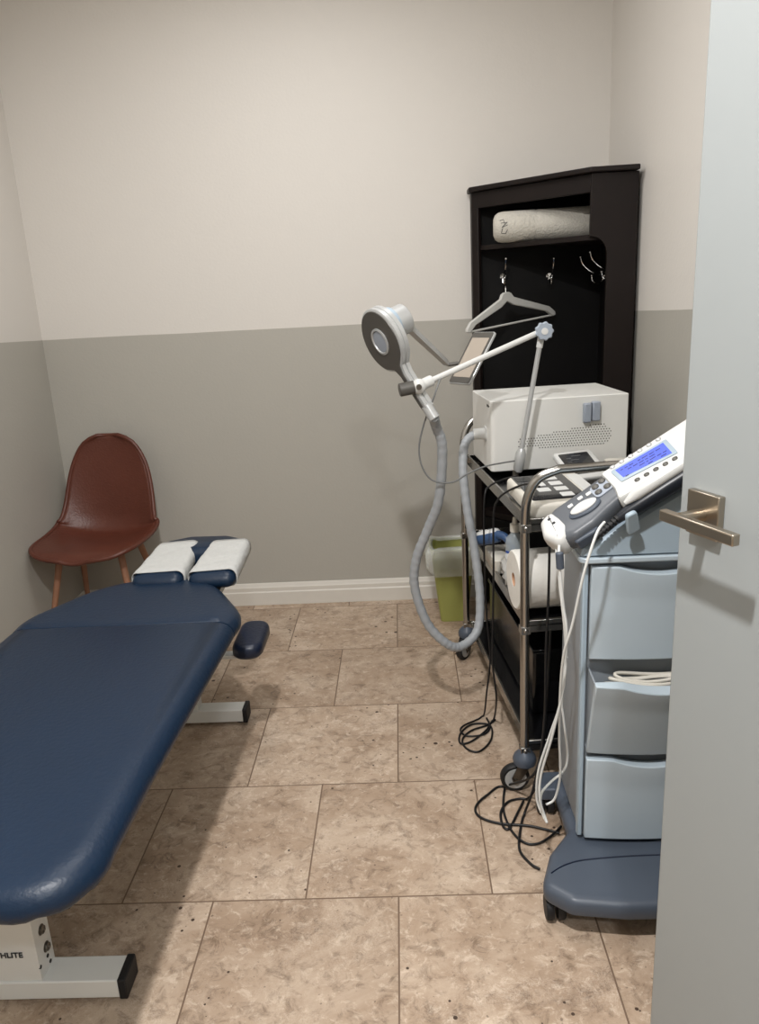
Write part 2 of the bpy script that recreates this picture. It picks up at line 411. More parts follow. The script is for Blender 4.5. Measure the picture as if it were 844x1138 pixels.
# near base
bs = build(MB().box((-.99, 1.303, .0345), (.70, .066, .045)), 'foot', M['white_metal'], tt, bevel=.003)
build(MB().box((-.632, 1.303, .0345), (.018, .07, .05)), 'end_cap', M['black'], bs, bevel=.003)
build(MB().box((-1.345, 1.303, .0345), (.018, .07, .05)), 'end_cap', M['black'], bs, bevel=.003)
for x in (-.66, -1.31): build(MB().cyl((x, 1.303, 0), (x, 1.303, .014), .014), 'foot_pad', M['black'], bs)
po = MB(); px = -.80
po.prism([(-1.15, 1.275), (px, 1.275), (px, 1.338), (-1.15, 1.338)], .055, .44)
post = build(po, 'post', M['white_metal'], tt, bevel=.003)
build(MB().loft([[(px-.004, 1.273, .058), (px+.001, 1.273, .058), (px+.001, 1.276, .058), (px-.004, 1.276, .058)],
                 [(px-.004, 1.273, .44), (px+.001, 1.273, .44), (px+.001, 1.276, .44), (px-.004, 1.276, .44)]]), 'edge_strip', M['white_metal'], post)
for y, z, r in ((1.306, .158, .0085), (1.312, .108, .0085)):
    bo = build(MB().lathe([(r*1.35, 0), (r*1.35, .001), (r, .0015), (r, .006), (r*.6, .007)], frame((px, y, z), (0, 1, 0), (0, 0, 1)), 18), 'bolt', M['steel_dark'], post)
    build(MB().cyl((px+.006, y, z), (px+.0085, y, z), r*.45, seg=6), 'bolt_head', M['steel'], bo)
for y, z in ((1.310, .086), (1.316, .066), (1.277, .090)):
    build(MB().cyl((px-.001, y, z), (px+.0015, y, z), .0042, seg=12), 'pin_hole', M['black'], post)
text_mesh('EARTHLITE', .0185, frame((-.921, 1.2735, .119), (1, 0, 0), (0, 0, 1)), 'logo', M['ink'], post)
# far base
bs = build(MB().box((-.86, 2.375, .0345), (.56, .06, .045)), 'foot', M['white_metal'], tt, bevel=.003)
build(MB().box((-.577, 2.375, .0345), (.016, .064, .05)), 'end_cap', M['black'], bs, bevel=.003)
build(MB().box((-1.143, 2.375, .0345), (.016, .064, .05)), 'end_cap', M['black'], bs, bevel=.003)
for x in (-.60, -1.12): build(MB().cyl((x, 2.375, 0), (x, 2.375, .014), .014), 'foot_pad', M['black'], bs)
build(MB().prism([(-1.0, 2.35), (-.735, 2.35), (-.735, 2.40), (-1.0, 2.40)], .055, .15).prism([(-.98, 2.352), (-.77, 2.352), (-.77, 2.398), (-.98, 2.398)], .15, .30), 'post', M['white_metal'], tt, bevel=.003)
build(MB().tube([(-.86, 2.36, .28), (-.86, 2.05, .44)], .02, 12), 'brace', M['white_metal'], tt)
# face rest
fr = MB().pad(round_poly([(-.84, 2.44), (-.545, 2.44), (-.548, 2.545), (-.62, 2.60), (-.76, 2.605), (-.85, 2.55)], .05, 6), [(.02, .545), (.004, .55), (0, .562), (0, .588), (.006, .602), (.025, .610)])
hr = build(fr, 'headrest', M['navy'], tt, angle=60)
def cheek(name, pts, z0, z1, tilt):
    oc = round_poly(pts, .035, 6)
    # slope up towards the far end
    mb = MB()
    f = lambda x, y, z: (x, y, z+(y-2.33)*tilt)
    mb.loft([[f(x, y, z) for x, y in inset(oc, d)] for d, z in [(.018, z0), (.004, z0+.008), (0, z0+.02), (0, z1-.022), (.005, z1-.01), (.018, z1-.002), (.03, z1)]])
    o = build(mb, name, M['navy'], hr, angle=60)
    # paper sleeve round the middle of the cushion
    mb = MB(); ys = (2.30, 2.515); n = 10; rings = []
    x0 = [min(p[0] for p in pts[:2]), max(p[0] for p in pts[:2])]
    x1 = [min(p[0] for p in pts[2:]), max(p[0] for p in pts[2:])]
    y0 = pts[0][1]; y1 = pts[2][1]
    for i in range(n+1):
        y = ys[0]+(ys[1]-ys[0])*i/n; t = (y-y0)/(y1-y0)
        a = x0[0]+(x1[0]-x0[0])*t; b = x0[1]+(x1[1]-x0[1])*t
        w = .004*math.sin(i*1.7)*.4
        sec = round_poly([(a-.003, z0-.003), (b+.003, z0-.003), (b+.003, z1+.003+w), (a-.003, z1+.003+w)], .024, 6)
        rings.append([f(q[0], y+.006*math.sin(40*q[0]), q[1]) for q in sec])
    mb.loft(rings, cap=False)
    build(mb, 'paper_cover', M['tissue'], o, angle=60, solid=.0015, label='crinkled white paper sleeve')
cheek('cheek_cushion', [(-.882, 2.27), (-.715, 2.27), (-.712, 2.53), (-.845, 2.53)], .535, .585, .16)
cheek('cheek_cushion', [(-.700, 2.27), (-.548, 2.27), (-.535, 2.53), (-.665, 2.53)], .535, .585, .16)
build(MB().box((-.715, 2.37, .50), (.22, .36, .02)).tube([(-.80, 2.2, .46), (-.80, 2.5, .50)], .01).tube([(-.64, 2.2, .46), (-.64, 2.5, .50)], .01), 'headrest_frame', M['steel_dark'], hr)
# arm rest hanging at the side
ap = MB().pad(round_poly([(-.545, 2.115), (-.452, 2.115), (-.452, 2.325), (-.545, 2.325)], .046, 8), [(.010, .355), (0, .365), (0, .383), (.003, .392), (.009, .398), (.016, .4005), (.022, .401)])
a = build(ap, 'arm_rest', M['navy_edge'], tt, angle=60)
build(MB().box((-.60, 2.17, .35), (.16, .035, .012)).box((-.685, 2.17, .385), (.02, .035, .09)), 'bracket', M['white_metal'], a, bevel=.002)

# ------------------------------------------------------------------ chair
ch = thing('side_chair', 'brown leather shell chair with pale wooden legs in the corner', 'chair', (-1.305, 3.12, 0))
def chair_shell():
    prof = [(-.245, .425), (-.20, .445), (-.12, .447), (0, .436), (.09, .432), (.135, .445), (.163, .49), (.178, .56), (.195, .66), (.213, .76), (.228, .855)]
    P = catmull([V((0, y, z)) for y, z in prof], 5)
    n = len(P); ns = 25; rows = []
    for i, p in enumerate(P):
        t = i/(n-1)
        d = (P[min(i+9, n-1)]-P[max(i-9, 0)]).normalized(); nn = V((0, -d.z, d.y))
        W = .236-.046*(1/(1+math.exp(-(t-.58)*9)))
        e = max(0, 1-abs(2*t-1)**(5 if t < .5 else 4.2))**(1/2.2)
        w = W*max(e, .25)
        side = .012+.062*math.exp(-((t-.52)/.22)**2)
        rows.append([(x*w, p, nn, side*abs(x)**2.2) for x in [-1+2*k/(ns-1) for k in range(ns)]])
    return rows
rot = Matrix.Rotation(math.radians(-4), 3, 'Z'); c0 = V((-1.305, 3.12, 0))
rows = chair_shell(); mb = MB(); vv = []
for r in rows:
    vv.append([mb.bm.verts.new(c0+rot @ (V((x, 0, 0))+p+nn*s)) for x, p, nn, s in r])
for i in range(len(vv)-1):
    for k in range(len(vv[0])-1):
        mb.bm.faces.new((vv[i][k], vv[i][k+1], vv[i+1][k+1], vv[i+1][k]))
edge = [v.co.copy() for v in vv[0]]+[r[-1].co.copy() for r in vv[1:-1]]+[v.co.copy() for v in reversed(vv[-1])]+[r[0].co.copy() for r in reversed(vv[1:-1])]
sh = build(mb, 'shell', M['leather'], ch, angle=80, solid=.016)
build(MB().tube(edge, .0095, 8, closed=True), 'piping', M['leather'], sh, angle=80)
def leg(x0, y0, x1, y1):
    a = c0+rot @ V((x0, y0, .425)); b = c0+rot @ V((x1, y1, 0))
    build(MB().tube([a, b], lambda t: .015-.006*t, 14), 'leg', M['wood_leg'], ch)
leg(-.13, -.10, -.205, -.19); leg(.13, -.10, .205, -.19); leg(-.13, .08, -.20, .19); leg(.13, .08, .20, .19)
build(MB().box(c0+V((0, 0, .418)), (.25, .2, .012), rot), 'seat_plate', M['black'], ch)

# ------------------------------------------------------------------ corner hall tree
hl = thing('corner_coat_cabinet', 'tall dark espresso corner cabinet with coat hooks and top cubby', 'coat cabinet', (.6, 3.2, 0))
FL = V((.318, 3.345)); ML = V((.700, 2.955)); RR = V((.852, 2.945)); Zt = 1.765
Lb = (.318, 3.40); Cc = (.862, 3.40)
top_poly = [(.306, 3.404), (.306, 3.325), (.694, 2.925), (.862, 2.915), (.868, 3.404)]
mb = MB(); mb.prism(top_poly, Zt, Zt+.018)
build(mb, 'top_panel', M['espresso'], hl, bevel=.004)
dg = (ML-FL); dgl = dg.length; dgn = dg.normalized(); dnn = V((-dgn.y, dgn.x))   # behind the front
def slab2(p, q, th, z0, z1, nrm):  # vertical board between 2D points
    n2 = V(nrm); p = V(p); q = V(q)
    return [(p.x, p.y), (q.x, q.y), (q.x+n2.x*th, q.y+n2.y*th), (p.x+n2.x*th, p.y+n2.y*th)], z0, z1
def board(name, p, q, th, z0, z1, nrm, m='espresso', mbin=None, bev=.002):
    poly, a, b = slab2(p, q, th, z0, z1, nrm)
    return build(MB().prism(poly, a, b), name, M[m], hl, bevel=bev)
board('top_rail', FL, ML, .018, Zt-.062, Zt-.001, dnn)
board('left_panel', (.318, 3.345), (.318, 3.40), .018, 0, Zt-.001, (1, 0))
board('front_stile', FL+dgn*.001, FL+dgn*.034, .018, 0, Zt-.06, dnn)
# right panel with the curved cut out, standing square to the wall
F = frame((0, 2.95, 0), (1, 0, 0), (0, 0, 1))
pts = [(.866, .0), (.866, Zt-.001), (.700, Zt-.001), (.700, 1.555)]
for k in range(1, 9):
    a = PI/2*k/8; pts.append((.700+.062*math.sin(a), 1.493+.062*math.cos(a)))
pts += [(.762, .50), (.70, .44), (.70, 0)]
build(MB().prism(pts, -.009, .009, F), 'right_panel', M['espresso'], hl, bevel=.0015)
build(MB().prism([(.336, 3.385), (.86, 3.385), (.86, 3.40), (.336, 3.40)], 0, Zt-.001), 'back_panel', M['espresso_in'], hl)
build(MB().prism([(.85, 2.96), (.866, 2.96), (.866, 3.384), (.85, 3.384)], 0, Zt-.001), 'back_panel', M['espresso_in'], hl)
inner = [(.337, 3.384), (.337, 3.36), (.705, 2.975), (.70, 2.962), (.849, 2.962), (.849, 3.384)]
build(MB().prism([(.337, 3.384), (.3375, 3.345), (.703, 2.962), (.849, 2.962), (.849, 3.384)], 1.543, 1.562), 'shelf', M['espresso'], hl, bevel=.001)
build(MB().prism([(.337, 3.384), (.3375, 3.345), (.703, 2.962), (.849, 2.962), (.849, 3.384)], .42, .445), 'bench', M['espresso'], hl, bevel=.001)
board('front_door', FL+dgn*.036, ML-dgn*.004, .016, .03, .418, dnn, 'espresso_in')
# hooks
def hook(origin, out, side):
    Mx = frame(origin, out, side)   # x out, y sideways, z up
    p = lambda x, z: Mx @ V((x, 0, z))
    if (Mx @ V((0, 0, 1))-V(origin)).z < 0: p = lambda x, z: Mx @ V((x, 0, -z))
    mb = MB(); mb.tube([p(0, 0), p(.004, 0)], .013, 16)
    mb.tube([p(.004, -.005), p(.035, .0), p(.066, .016), p(.092, .042), p(.10, .066)], lambda t: .0042-.0012*math.sin(t*PI), 8, smooth=5)
    mb.sphere(p(.10, .068), .0058)
    mb.tube([p(.004, -.008), p(.014, -.03), p(.032, -.036), p(.05, -.026), p(.054, -.008)], .0036, 8, smooth=5)
    mb.sphere(p(.054, -.006), .0056)
    return build(mb, 'coat_hook', M['chrome'], hl)
hook((.448, 3.385, 1.436), (0, -1, 0), (1, 0, 0)); hook((.640, 3.385, 1.428), (0, -1, 0), (1, 0, 0))
hook((.85, 3.30, 1.428), (-1, 0, 0), (0, 1, 0)); hook((.85, 3.14, 1.440), (-1, 0, 0), (0, 1, 0))
build(MB().cyl((.345, 3.335, 1.09), (.345, 3.328, 1.09), .005), 'screw_cap', M['steel'], hl)

# towel roll in the cubby
tr = thing('rolled_cushion', 'thick white cloth roll on the top shelf of the dark cabinet', 'roll', (.6, 3.22, 1.562))
ax0 = V((.398, 3.232, 1.620)); ax1 = V((.80, 3.17, 1.620)); F = frame(ax0, (ax1-ax0), (0, 0, 1))
F = frame(ax0, V((0, 0, 1)), (ax1-ax0).cross(V((0, 0, 1))).normalized())
L_ = (ax1-ax0).length
zd = (F.to_3x3() @ V((0, 0, 1))).dot(ax1-ax0); sg = 1 if zd > 0 else -1
build(MB().lathe([(.006, sg*-.004), (.03, sg*-.006), (.045, 0), (.054, sg*.012), (.0575, sg*.03), (.058, sg*.15), (.056, sg*.155), (.0575, sg*.165), (.0575, sg*(L_-.02)), (.05, sg*L_)], F, 36), 'roll', M['towel'], tr, angle=60)
mb = MB(); e0 = V((.4225, 3.176, 1.62))
for a_, b_ in (((0, .022), (.014, .026)), ((.014, .026), (.02, .004)), ((.004, .012), (.03, .014)), ((.028, .014), (.008, -.004)), ((.008, -.004), (.03, .004)), ((.01, -.008), (.006, -.026)), ((.006, -.026), (.022, -.028)), ((.022, -.028), (.03, -.012))):
    q = []
    for t_ in (0, .33, .66, 1):
        u_ = a_[0]+(b_[0]-a_[0])*t_; w_ = a_[1]+(b_[1]-a_[1])*t_
        c_ = ax0+(ax1-ax0).normalized()*(.02+u_); rdir = V((-.15, -1, 0)).normalized()*math.cos(w_/.058)+V((0, 0, 1))*math.sin(w_/.058)
        q.append(c_+rdir*.0575)
    mb.tube(q, .0011, 5)
build(mb, 'scribble', M['ink'], tr, label='scribbled dark pen marks')

# hanger
hg = thing('clothes_hanger', 'pale grey coat hanger hanging from the first cabinet hook', 'hanger', (.443, 3.31, 1.2))
A0 = V((.268, 3.11, 1.232)); B0 = V((.655, 3.335, 1.275)); TP = V((.437, 3.205, 1.375))
ex = (B0-A0).normalized(); up = V((0, 0, 1)); up = (up-ex*up.dot(ex)).normalized(); th = ex.cross(up)
TPl = (TP-A0).dot(ex); W_ = (B0-A0).length; hz = (TP-A0).dot(up)
outer = [(0, .0), (.002, .014), (.022, .036), (TPl-.032, hz-.022), (TPl-.022, hz-.005), (TPl-.012, hz), (TPl+.012, hz), (TPl+.022, hz-.005), (TPl+.034, hz-.022), (W_-.03, .038), (W_-.002, .014), (W_, 0)]
inner_ = [(W_-.014, -.004), (W_-.05, .022), (TPl+.03, hz-.052), (TPl+.0, hz-.034), (TPl-.03, hz-.054), (.045, .022), (.014, -.004)]
Fh = frame(A0, ex, up)
build(MB().prism(outer+inner_, -.008, .008, Fh), 'body', M['pale_grey'], hg, bevel=.003)
build(MB().tube([A0+ex*.012, B0-ex*.012], .0042, 8), 'trouser_bar', M['pale_grey'], hg)
HK = V((.448, 3.385-.05, 1.42))
tpw = A0+ex*TPl+up*hz
mb = MB(); mb.tube([tpw, tpw+V((.002, .02, .03)), V((.455, 3.29, 1.42)), V((.452, 3.315, 1.434)), V((.447, 3.338, 1.424)), V((.445, 3.346, 1.408))], .0017, 6, smooth=6)
build(mb, 'wire_hook', M['steel'], hg)

# ------------------------------------------------------------------ waste bin
wb = thing('waste_bin', 'lime green waste bin with clear liner behind the trolley', 'waste bin', (.19, 3.2, 0))
def sq(cx, cy, hx, hy, z, r): return [(x, y, z) for x, y in round_poly([(cx-hx, cy-hy), (cx+hx, cy-hy), (cx+hx, cy+hy), (cx-hx, cy+hy)], r, 5)]
c = (.195, 3.19)
build(MB().loft([sq(*c, .058, .055, .001, .02), sq(*c, .094, .088, .33, .03), sq(*c, .098, .092, .332, .03), sq(*c, .098, .092, .34, .03), sq(*c, .091, .085, .34, .03), sq(*c, .056, .053, .01, .02)]), 'bin', M['green'], wb)
mb = MB(); R = []
for zz, e in ((.335, -.012), (.352, -.002), (.350, .012), (.335, .020), (.30, .022), (.27, .020), (.245, .017)):
    base = sq(*c, .094+e, .088+e, zz, .03)
    R.append([(x+.009*math.sin(i*1.9)*(e > 0), y+.006*math.cos(i*2.3)*(e > 0), z+(.02*math.sin(i*.9) if zz < .26 else .005*math.sin(i*1.3))) for i, (x, y, z) in enumerate(base)])
build(mb.loft(R, cap=False), 'liner', M['liner'], wb, angle=80, solid=.0006)

# ------------------------------------------------------------------ trolley (own frame, turned a little)
TA = math.radians(6.0); U = V((math.cos(TA), math.sin(TA), 0)); W = V((-math.sin(TA), math.cos(TA), 0)); TO = V((.312, 1.95, 0))
def tp(u, w, z): return TO+U*u+W*w+V((0, 0, z))
MT = Matrix.Translation(TO) @ Matrix.Rotation(TA, 4, 'Z')
R3 = Matrix.Rotation(TA, 3, 'Z')
cart = thing('steel_trolley', 'three shelf stainless steel trolley on castors beside the cabinet', 'trolley', tuple(tp(.23, .42, 0)))
TW, TL = .46, .86
def side_frame(w, lean):
    mb = MB()
    pts = [tp(0, w, .10), tp(0, w, .80), tp(.004, w+lean*.3, .87), tp(.03, w+lean*.7, .925), tp(.085, w+lean, .948), tp(TW-.085, w+lean, .948), tp(TW-.03, w+lean*.7, .925), tp(TW-.004, w+lean*.3, .87), tp(TW, w, .80), tp(TW, w, .10)]
    full = [pts[0], (pts[0]+pts[1])/2]+catmull(pts[1:5], 6)+catmull(pts[5:9], 6)+[(pts[8]+pts[9])/2, pts[9]]
    mb.tube(full, .0125, 14)
    return build(mb, 'handle_frame', M['steel'], cart, angle=60)
side_frame(0, -.02); side_frame(TL, .02)
for z in (.812, .522, .15):
    t_ = MB(); e = .012
    t_.box((TW/2, TL/2, z-.016), (TW-.03, TL-.02, .004), M4=MT)
    tray = build(t_, 'tray', M['black_gloss'], cart)
    r_ = MB()
    for (cu, cw, su, sw) in ((TW/2, .012, TW-.026, .004), (TW/2, TL-.012, TW-.026, .004), (.015, TL/2, .004, TL-.024), (TW-.015, TL/2, .004, TL-.024)):
        r_.box((cu, cw, z-.018), (su, sw, .036), M4=MT)
        r_.box((cu, cw, z-.001), (su+.004, sw+.008, .004), M4=MT)
    build(r_, 'rim', M['steel'], tray, bevel=.0012)
    for u_ in (0, TW):
        for w_ in (0, TL):
            b_ = MB(); sgn = -1 if w_ == 0 else 1
            b_.lathe([(.007, 0), (.007, .004), (.005, .007)], frame(tp(u_, w_+sgn*.011, z-.02), U, (0, 0, 1)) if sgn < 0 else frame(tp(u_, w_+sgn*.011, z-.02), (0, 0, 1), U), 12)
            b_.box((u_, w_+sgn*.0, z-.02), (.027, .027, .022), M4=MT)
            build(b_, 'bolt', M['steel'], cart, bevel=.001)
def caster(u_, w_, ang):
    a_ = V((math.cos(ang), math.sin(ang), 0)); s_ = V((-a_.y, a_.x, 0)); top = tp(u_, w_, .10)
    st = build(MB().lathe([(.012, .03), (.030, .012), (.034, .0), (.032, -.014), (.02, -.02)], Matrix.Translation(top), 20), 'castor', M['slate'], cart)
    ax = V((top.x, top.y, .042))+a_*.028
    f_ = MB()
    for k in (-1, 1):
        q = top+s_*k*.017
        f_.loft([[q+a_*-.016+V((0, 0, -.012)), q+a_*.022+V((0, 0, -.012)), ax+s_*k*.017+a_*.012+V((0, 0, .006)), ax+s_*k*.017+a_*.006+V((0, 0, -.010)), ax+s_*k*.017+a_*-.012+V((0, 0, -.004))],
                 [x+s_*k*.003 for x in [q+a_*-.016+V((0, 0, -.012)), q+a_*.022+V((0, 0, -.012)), ax+s_*k*.017+a_*.012+V((0, 0, .006)), ax+s_*k*.017+a_*.006+V((0, 0, -.010)), ax+s_*k*.017+a_*-.012+V((0, 0, -.004))]]])
    f_.cyl(ax-s_*.024, ax+s_*.024, .005, seg=12)
    build(f_, 'fork', M['steel_dark'], st)
    Fw = frame(ax, a_, V((0, 0, 1)))
    w = MB().lathe([(.030, -.012), (.038, -.0125), (.042, -.007), (.0422, 0), (.042, .007), (.038, .0125), (.030, .012)], Fw, 36)
    build(w, 'wheel', M['black'], st)
    build(MB().lathe([(.006, -.013), (.031, -.0135), (.0325, 0), (.031, .0135), (.006, .013)], Fw, 30), 'wheel_hub', M['silver'], st)
caster(0, 0, math.radians(183)); caster(TW, 0, math.radians(250)); caster(0, TL, math.radians(235)); caster(TW, TL, math.radians(-40))

# ------------------------------------------------------------------ white case with vent
cs = thing('therapy_machine', 'boxy white machine case with perforated vent on top of the trolley', 'machine', tuple(tp(.24, .68, .812)))
bx0, bx1, bw0, bw1, bz0, bz1 = .028, .478, .515, .815, .822, 1.052
mb = MB().prism(round_poly([(bx0, bw0), (bx1, bw0), (bx1, bw1), (bx0, bw1)], [.016, .004, .004, .012], 6), bz0, bz1, MT)
case = build(mb, 'case', M['case'], cs, bevel=.004, angle=30)
for u_ in (bx0+.04, bx1-.04):
    for w_ in (bw0+.04, bw1-.04): build(MB().cyl(tp(u_, w_, .8135), tp(u_, w_, .823), .014), 'foot', M['black'], cs)
vb = MB()
for i in range(34):
    for j in range(11):
        u_ = .118+i*.0092+(j % 2)*.0046; z_ = .885+j*.008
        t_ = (u_-.118)/.30
        lo = .898-.010*min(1, t_*2.2); hi = .925+.042*t_
        if t_ > .93: hi -= (t_-.93)*.35; lo += (t_-.93)*.2
        if lo <= z_ <= hi and t_ <= 1.02:
            vb.cyl(tp(u_, bw0+.0005, z_), tp(u_, bw0-.0008, z_), .0021, seg=6)
build(vb, 'vent_holes', M['dark_grey'], case)
lt = MB().box((.366, bw0-.011, 1.003), (.026, .022, .062), M4=MT)
la = build(lt, 'handpiece_holder', M['bluegrey'], cs, bevel=.004)
build(MB().box((.338, bw0-.0105, .999), (.024, .021, .062), M4=MT), 'clip', M['bluegrey'], la, bevel=.004)
build(MB().box((.3525, bw0-.006, 1.0), (.006, .012, .056), M4=MT), 'slot', M['black'], la)
pb = MB()
for w_, r_ in ((.553, .0045), (.567, .0045), (.541, .003)): pb.cyl(tp(bx0+.001, w_, 1.033), tp(bx0-.0012, w_, 1.033), r_, seg=12)
build(pb, 'badge', M['ink'], case)
build(MB().cyl(tp(bx0, .60, .935), tp(bx0-.004, .60, .935), .026), 'hose_socket', M['white'], case)

# applicator loop and its hose
ap = thing('loop_applicator', 'silver teardrop therapy head on the end of the jointed arm', 'therapy head', (-.04, 2.2, 1.27))
n_ = V((-.791, -.521, -.32)).normalized(); u_ = V((.495, -.237, -.836)); u_ = (u_-n_*u_.dot(n_)).normalized(); w_ = n_.cross(u_)
C_ = V((-.047, 2.2, 1.272))
FR = frame(C_, u_, w_)       # x towards handle, z = x cross y
zz = FR.to_3x3() @ V((0, 0, 1)); zs = 1 if zz.dot(n_) > 0 else -1
def tear(r, neck, L, n=40):
    out = []
    for k in range(n+1):
        a = math.radians(38)+k/n*math.radians(284); out.append((r*math.cos(a), r*math.sin(a)))
    out += [(r*.98, -neck*1.7), (r*1.22, -neck*1.1), (L, -neck), (L, neck), (r*1.22, neck*1.1), (r*.98, neck*1.7)]
    return out
TT = tear(.093, .014, .225)
def lay(d, h): return [FR @ V((x, y, zs*h)) for x, y in inset(TT, d)]
build(MB().loft([lay(.004, 0), lay(0, -.003), lay(0, -.012), lay(.003, -.014), lay(.003, -.015), lay(0, -.017), lay(0, -.028), lay(.008, -.033)]), 'ring_housing', M['silver'], ap, angle=40)
build(MB().loft([lay(.006, .0002), lay(.007, .0022)]), 'face_plate', M['dark_grey'], ap)
mb = MB(); mb.lathe([(.0385, .002), (.0385, .005), (.033, .006), (.031, .003), (.031, .002)], frame(C_+n_*.0, u_, w_) if zs > 0 else frame(C_, w_, u_), 30)
ln = build(mb, 'lens_ring', M['silver'], ap)
build(MB().lathe([(.030, .002), (.030, .0032), (.004, .0045)], frame(C_, u_, w_) if zs > 0 else frame(C_, w_, u_), 30), 'lens', M['bluegrey'], ln)
Cb = C_-u_*.028
cb = build(MB().tube([Cb-n_*.03, Cb-n_*.062], .050, 32), 'coupling', M['lightblue'], ap)
mb = MB().tube([Cb-n_*.062, Cb-n_*.105], .043, 32)
kb = build(mb, 'knob', M['silver'], ap, bevel=.003)
hnd = MB().tube([C_+u_*.215-n_*.014, C_+u_*.262-n_*.014], .0165, 20)
build(hnd, 'handle_end', M['silver'], ap, bevel=.002)
# strut to tablet
s0 = Cb-n_*.09+V((.014, -.01, -.012)); s1 = V((.148, 2.40, 1.182)); dv = (s1-s0).normalized()
st = build(MB().tube([s0, s0+dv*.035, s1-dv*.012, s1+dv*.012], lambda t: [.016, .0125, .0105, .003][round(t*3)], 4), 'strut', M['silver'], ap, angle=30)
tb = thing('tablet', 'small tilted tablet with dark bezel held behind the jointed arm', 'tablet', (.2, 2.42, 1.1))
TLc, TRc, BRc, BLc = V((.233, 2.44, 1.272)), V((.289, 2.357, 1.274)), V((.2, 2.297, 1.13)), V((.146, 2.38, 1.128))
BRc = BLc+(TRc-TLc)
xa = (TRc-TLc); ya = (BLc-TLc); ya = ya-xa.normalized()*ya.dot(xa.normalized())
FT = frame(TLc, xa, ya); wx, wy = xa.length, ya.length
tzs = 1 if (FT.to_3x3() @ V((0, 0, 1))).y < 0 else -1
def rp(d, h): return [FT @ V((x, y, tzs*h)) for x, y in round_poly([(d, d), (wx-d, d), (wx-d, wy-d), (d, wy-d)], .008-d*.3 if d < .02 else .003, 4)]
build(MB().loft([rp(.001, .0), rp(0, -.001), rp(0, -.007), rp(.002, -.009)]), 'casing', M['silver'], tb)
bz = build(MB().loft([rp(.0025, .0), rp(.0025, .0012)]), 'bezel', M['dark_grey'], tb)
def rs(h): return [FT @ V((x, y, tzs*h)) for x, y in [(.011, .022), (wx-.011, .022), (wx-.011, wy-.022), (.011, wy-.022)]]
build(MB().loft([rs(.001), rs(.0018)]), 'screen', M['tablet_reflection'], bz)
build(MB().tube([s1+dv*.004, TLc+ya*.62+xa*.03+V((0, .006, 0))], .006, 8), 'mount', M['dark_grey'], tb)

hs = MB(); hp = [C_+u_*.255-n_*.014, V((.098, 2.19, 1.03)), V((.115, 2.21, .96)), V((.102, 2.24, .80)), V((.068, 2.27, .70)), V((.030, 2.29, .60)), V((.020, 2.30, .50)), V((.055, 2.30, .375)), V((.115, 2.30, .30)), V((.165, 2.32, .278)), V((.222, 2.36, .315)), V((.236, 2.40, .42)), V((.225, 2.44, .56)), V((.205, 2.47, .70)), V((.196, 2.50, .82)), V((.205, 2.53, .90)), V((.232, 2.545, .93))]
pe = tp(bx0-.012, .60, .935); hp.append(pe)
hose = thing('therapy_hose', 'thick grey corrugated hose looping from white machine to silver head', 'hose', (.15, 2.3, .28))
pp = catmull([V(p) for p in hp], 16)
hs.tube(pp, lambda t: .0145+.0007*math.sin(t*len(pp)*1.55), 16)
build(hs, 'hose_tube', M['hose'], hose, angle=80)
d_ = (pe-V((.232, 2.545, .93))).normalized()
build(MB().tube([pe-U*.03, pe-U*.002+U*.0, pe+U*.008], lambda t: .0175+.003*t, 20), 'connector', M['white'], hose, bevel=.001)

# jointed arm
am = thing('jointed_arm', 'white and chrome two part arm standing on the trolley top', 'arm', (.352, 2.38, .812))
A = V((.352, 2.385, .80)); K = V((.432, 2.385, 1.268)); Q = V((.052, 2.145, 1.150))
build(MB().lathe([(.024, .0), (.024, .008), (.014, .012), (.010, .03), (.010, .045)], Matrix.Translation(A), 24), 'base', M['steel_dark'], am)
sd = (K-A).normalized()
build(MB().tube([A+sd*.04, A+sd*.05, A+sd*.10, A+sd*.115], lambda t: [.012, .0165, .0165, .010][round(t*3)], 20), 'collar', M['silver'], am)
build(MB().tube([A+sd*.11, K-sd*.01], .0075, 14), 'lower_rod', M['silver'], am)
build(MB().tube([K-sd*.05, K-sd*.02], .0095, 14), 'sleeve', M['white'], am)
ad_ = (Q-K).normalized(); side = ad_.cross(sd).normalized()
if side.y > 0: side = -side
build(MB().tube([K+ad_*.01, Q-ad_*.03], .0085, 14), 'upper_rod', M['white'], am)
build(MB().tube([K-side*-.0+V((0, .018, 0)), K+V((0, -.012, 0))], .018, 20), 'joint', M['silver'], am, bevel=.002)
lobes = [(.026+.0018*math.cos(9*t), t) for t in [2*PI*k/72 for k in range(72)]]
Fk = frame(K+V((.002, -.012, 0)), (1, 0, 0), (0, 0, 1))
kn = MB().loft([[Fk @ V((r*s*math.cos(t), r*s*math.sin(t), z)) for r, t in lobes] for s, z in ((.92, 0), (1, .003), (1, .015), (.9, .018))])
kk = build(kn, 'knob', M['knob_blue'], am, angle=40)
build(MB().lathe([(.010, .018), (.010, .020), (.003, .0205)], Fk, 20), 'bolt', M['white'], kk)
# wrist clamp
build(MB().tube([Q-ad_*.045, Q-ad_*.004], .0155, 20), 'wrist_sleeve', M['white'], am, bevel=.002)
build(MB().sphere(Q, .021, (1, .8, 1)), 'ball_joint', M['white'], am)
build(MB().tube([Q+V((0, -.014, 0)), Q+V((.0, -.020, 0))], .008, 12), 'screw', M['steel_dark'], am)
build(MB().tube([Q+V((-.010, .004, -.002)), Q+V((-.054, -.004, -.008))], .0185, 20), 'clamp_knob', M['dark_grey'], am, bevel=.003)

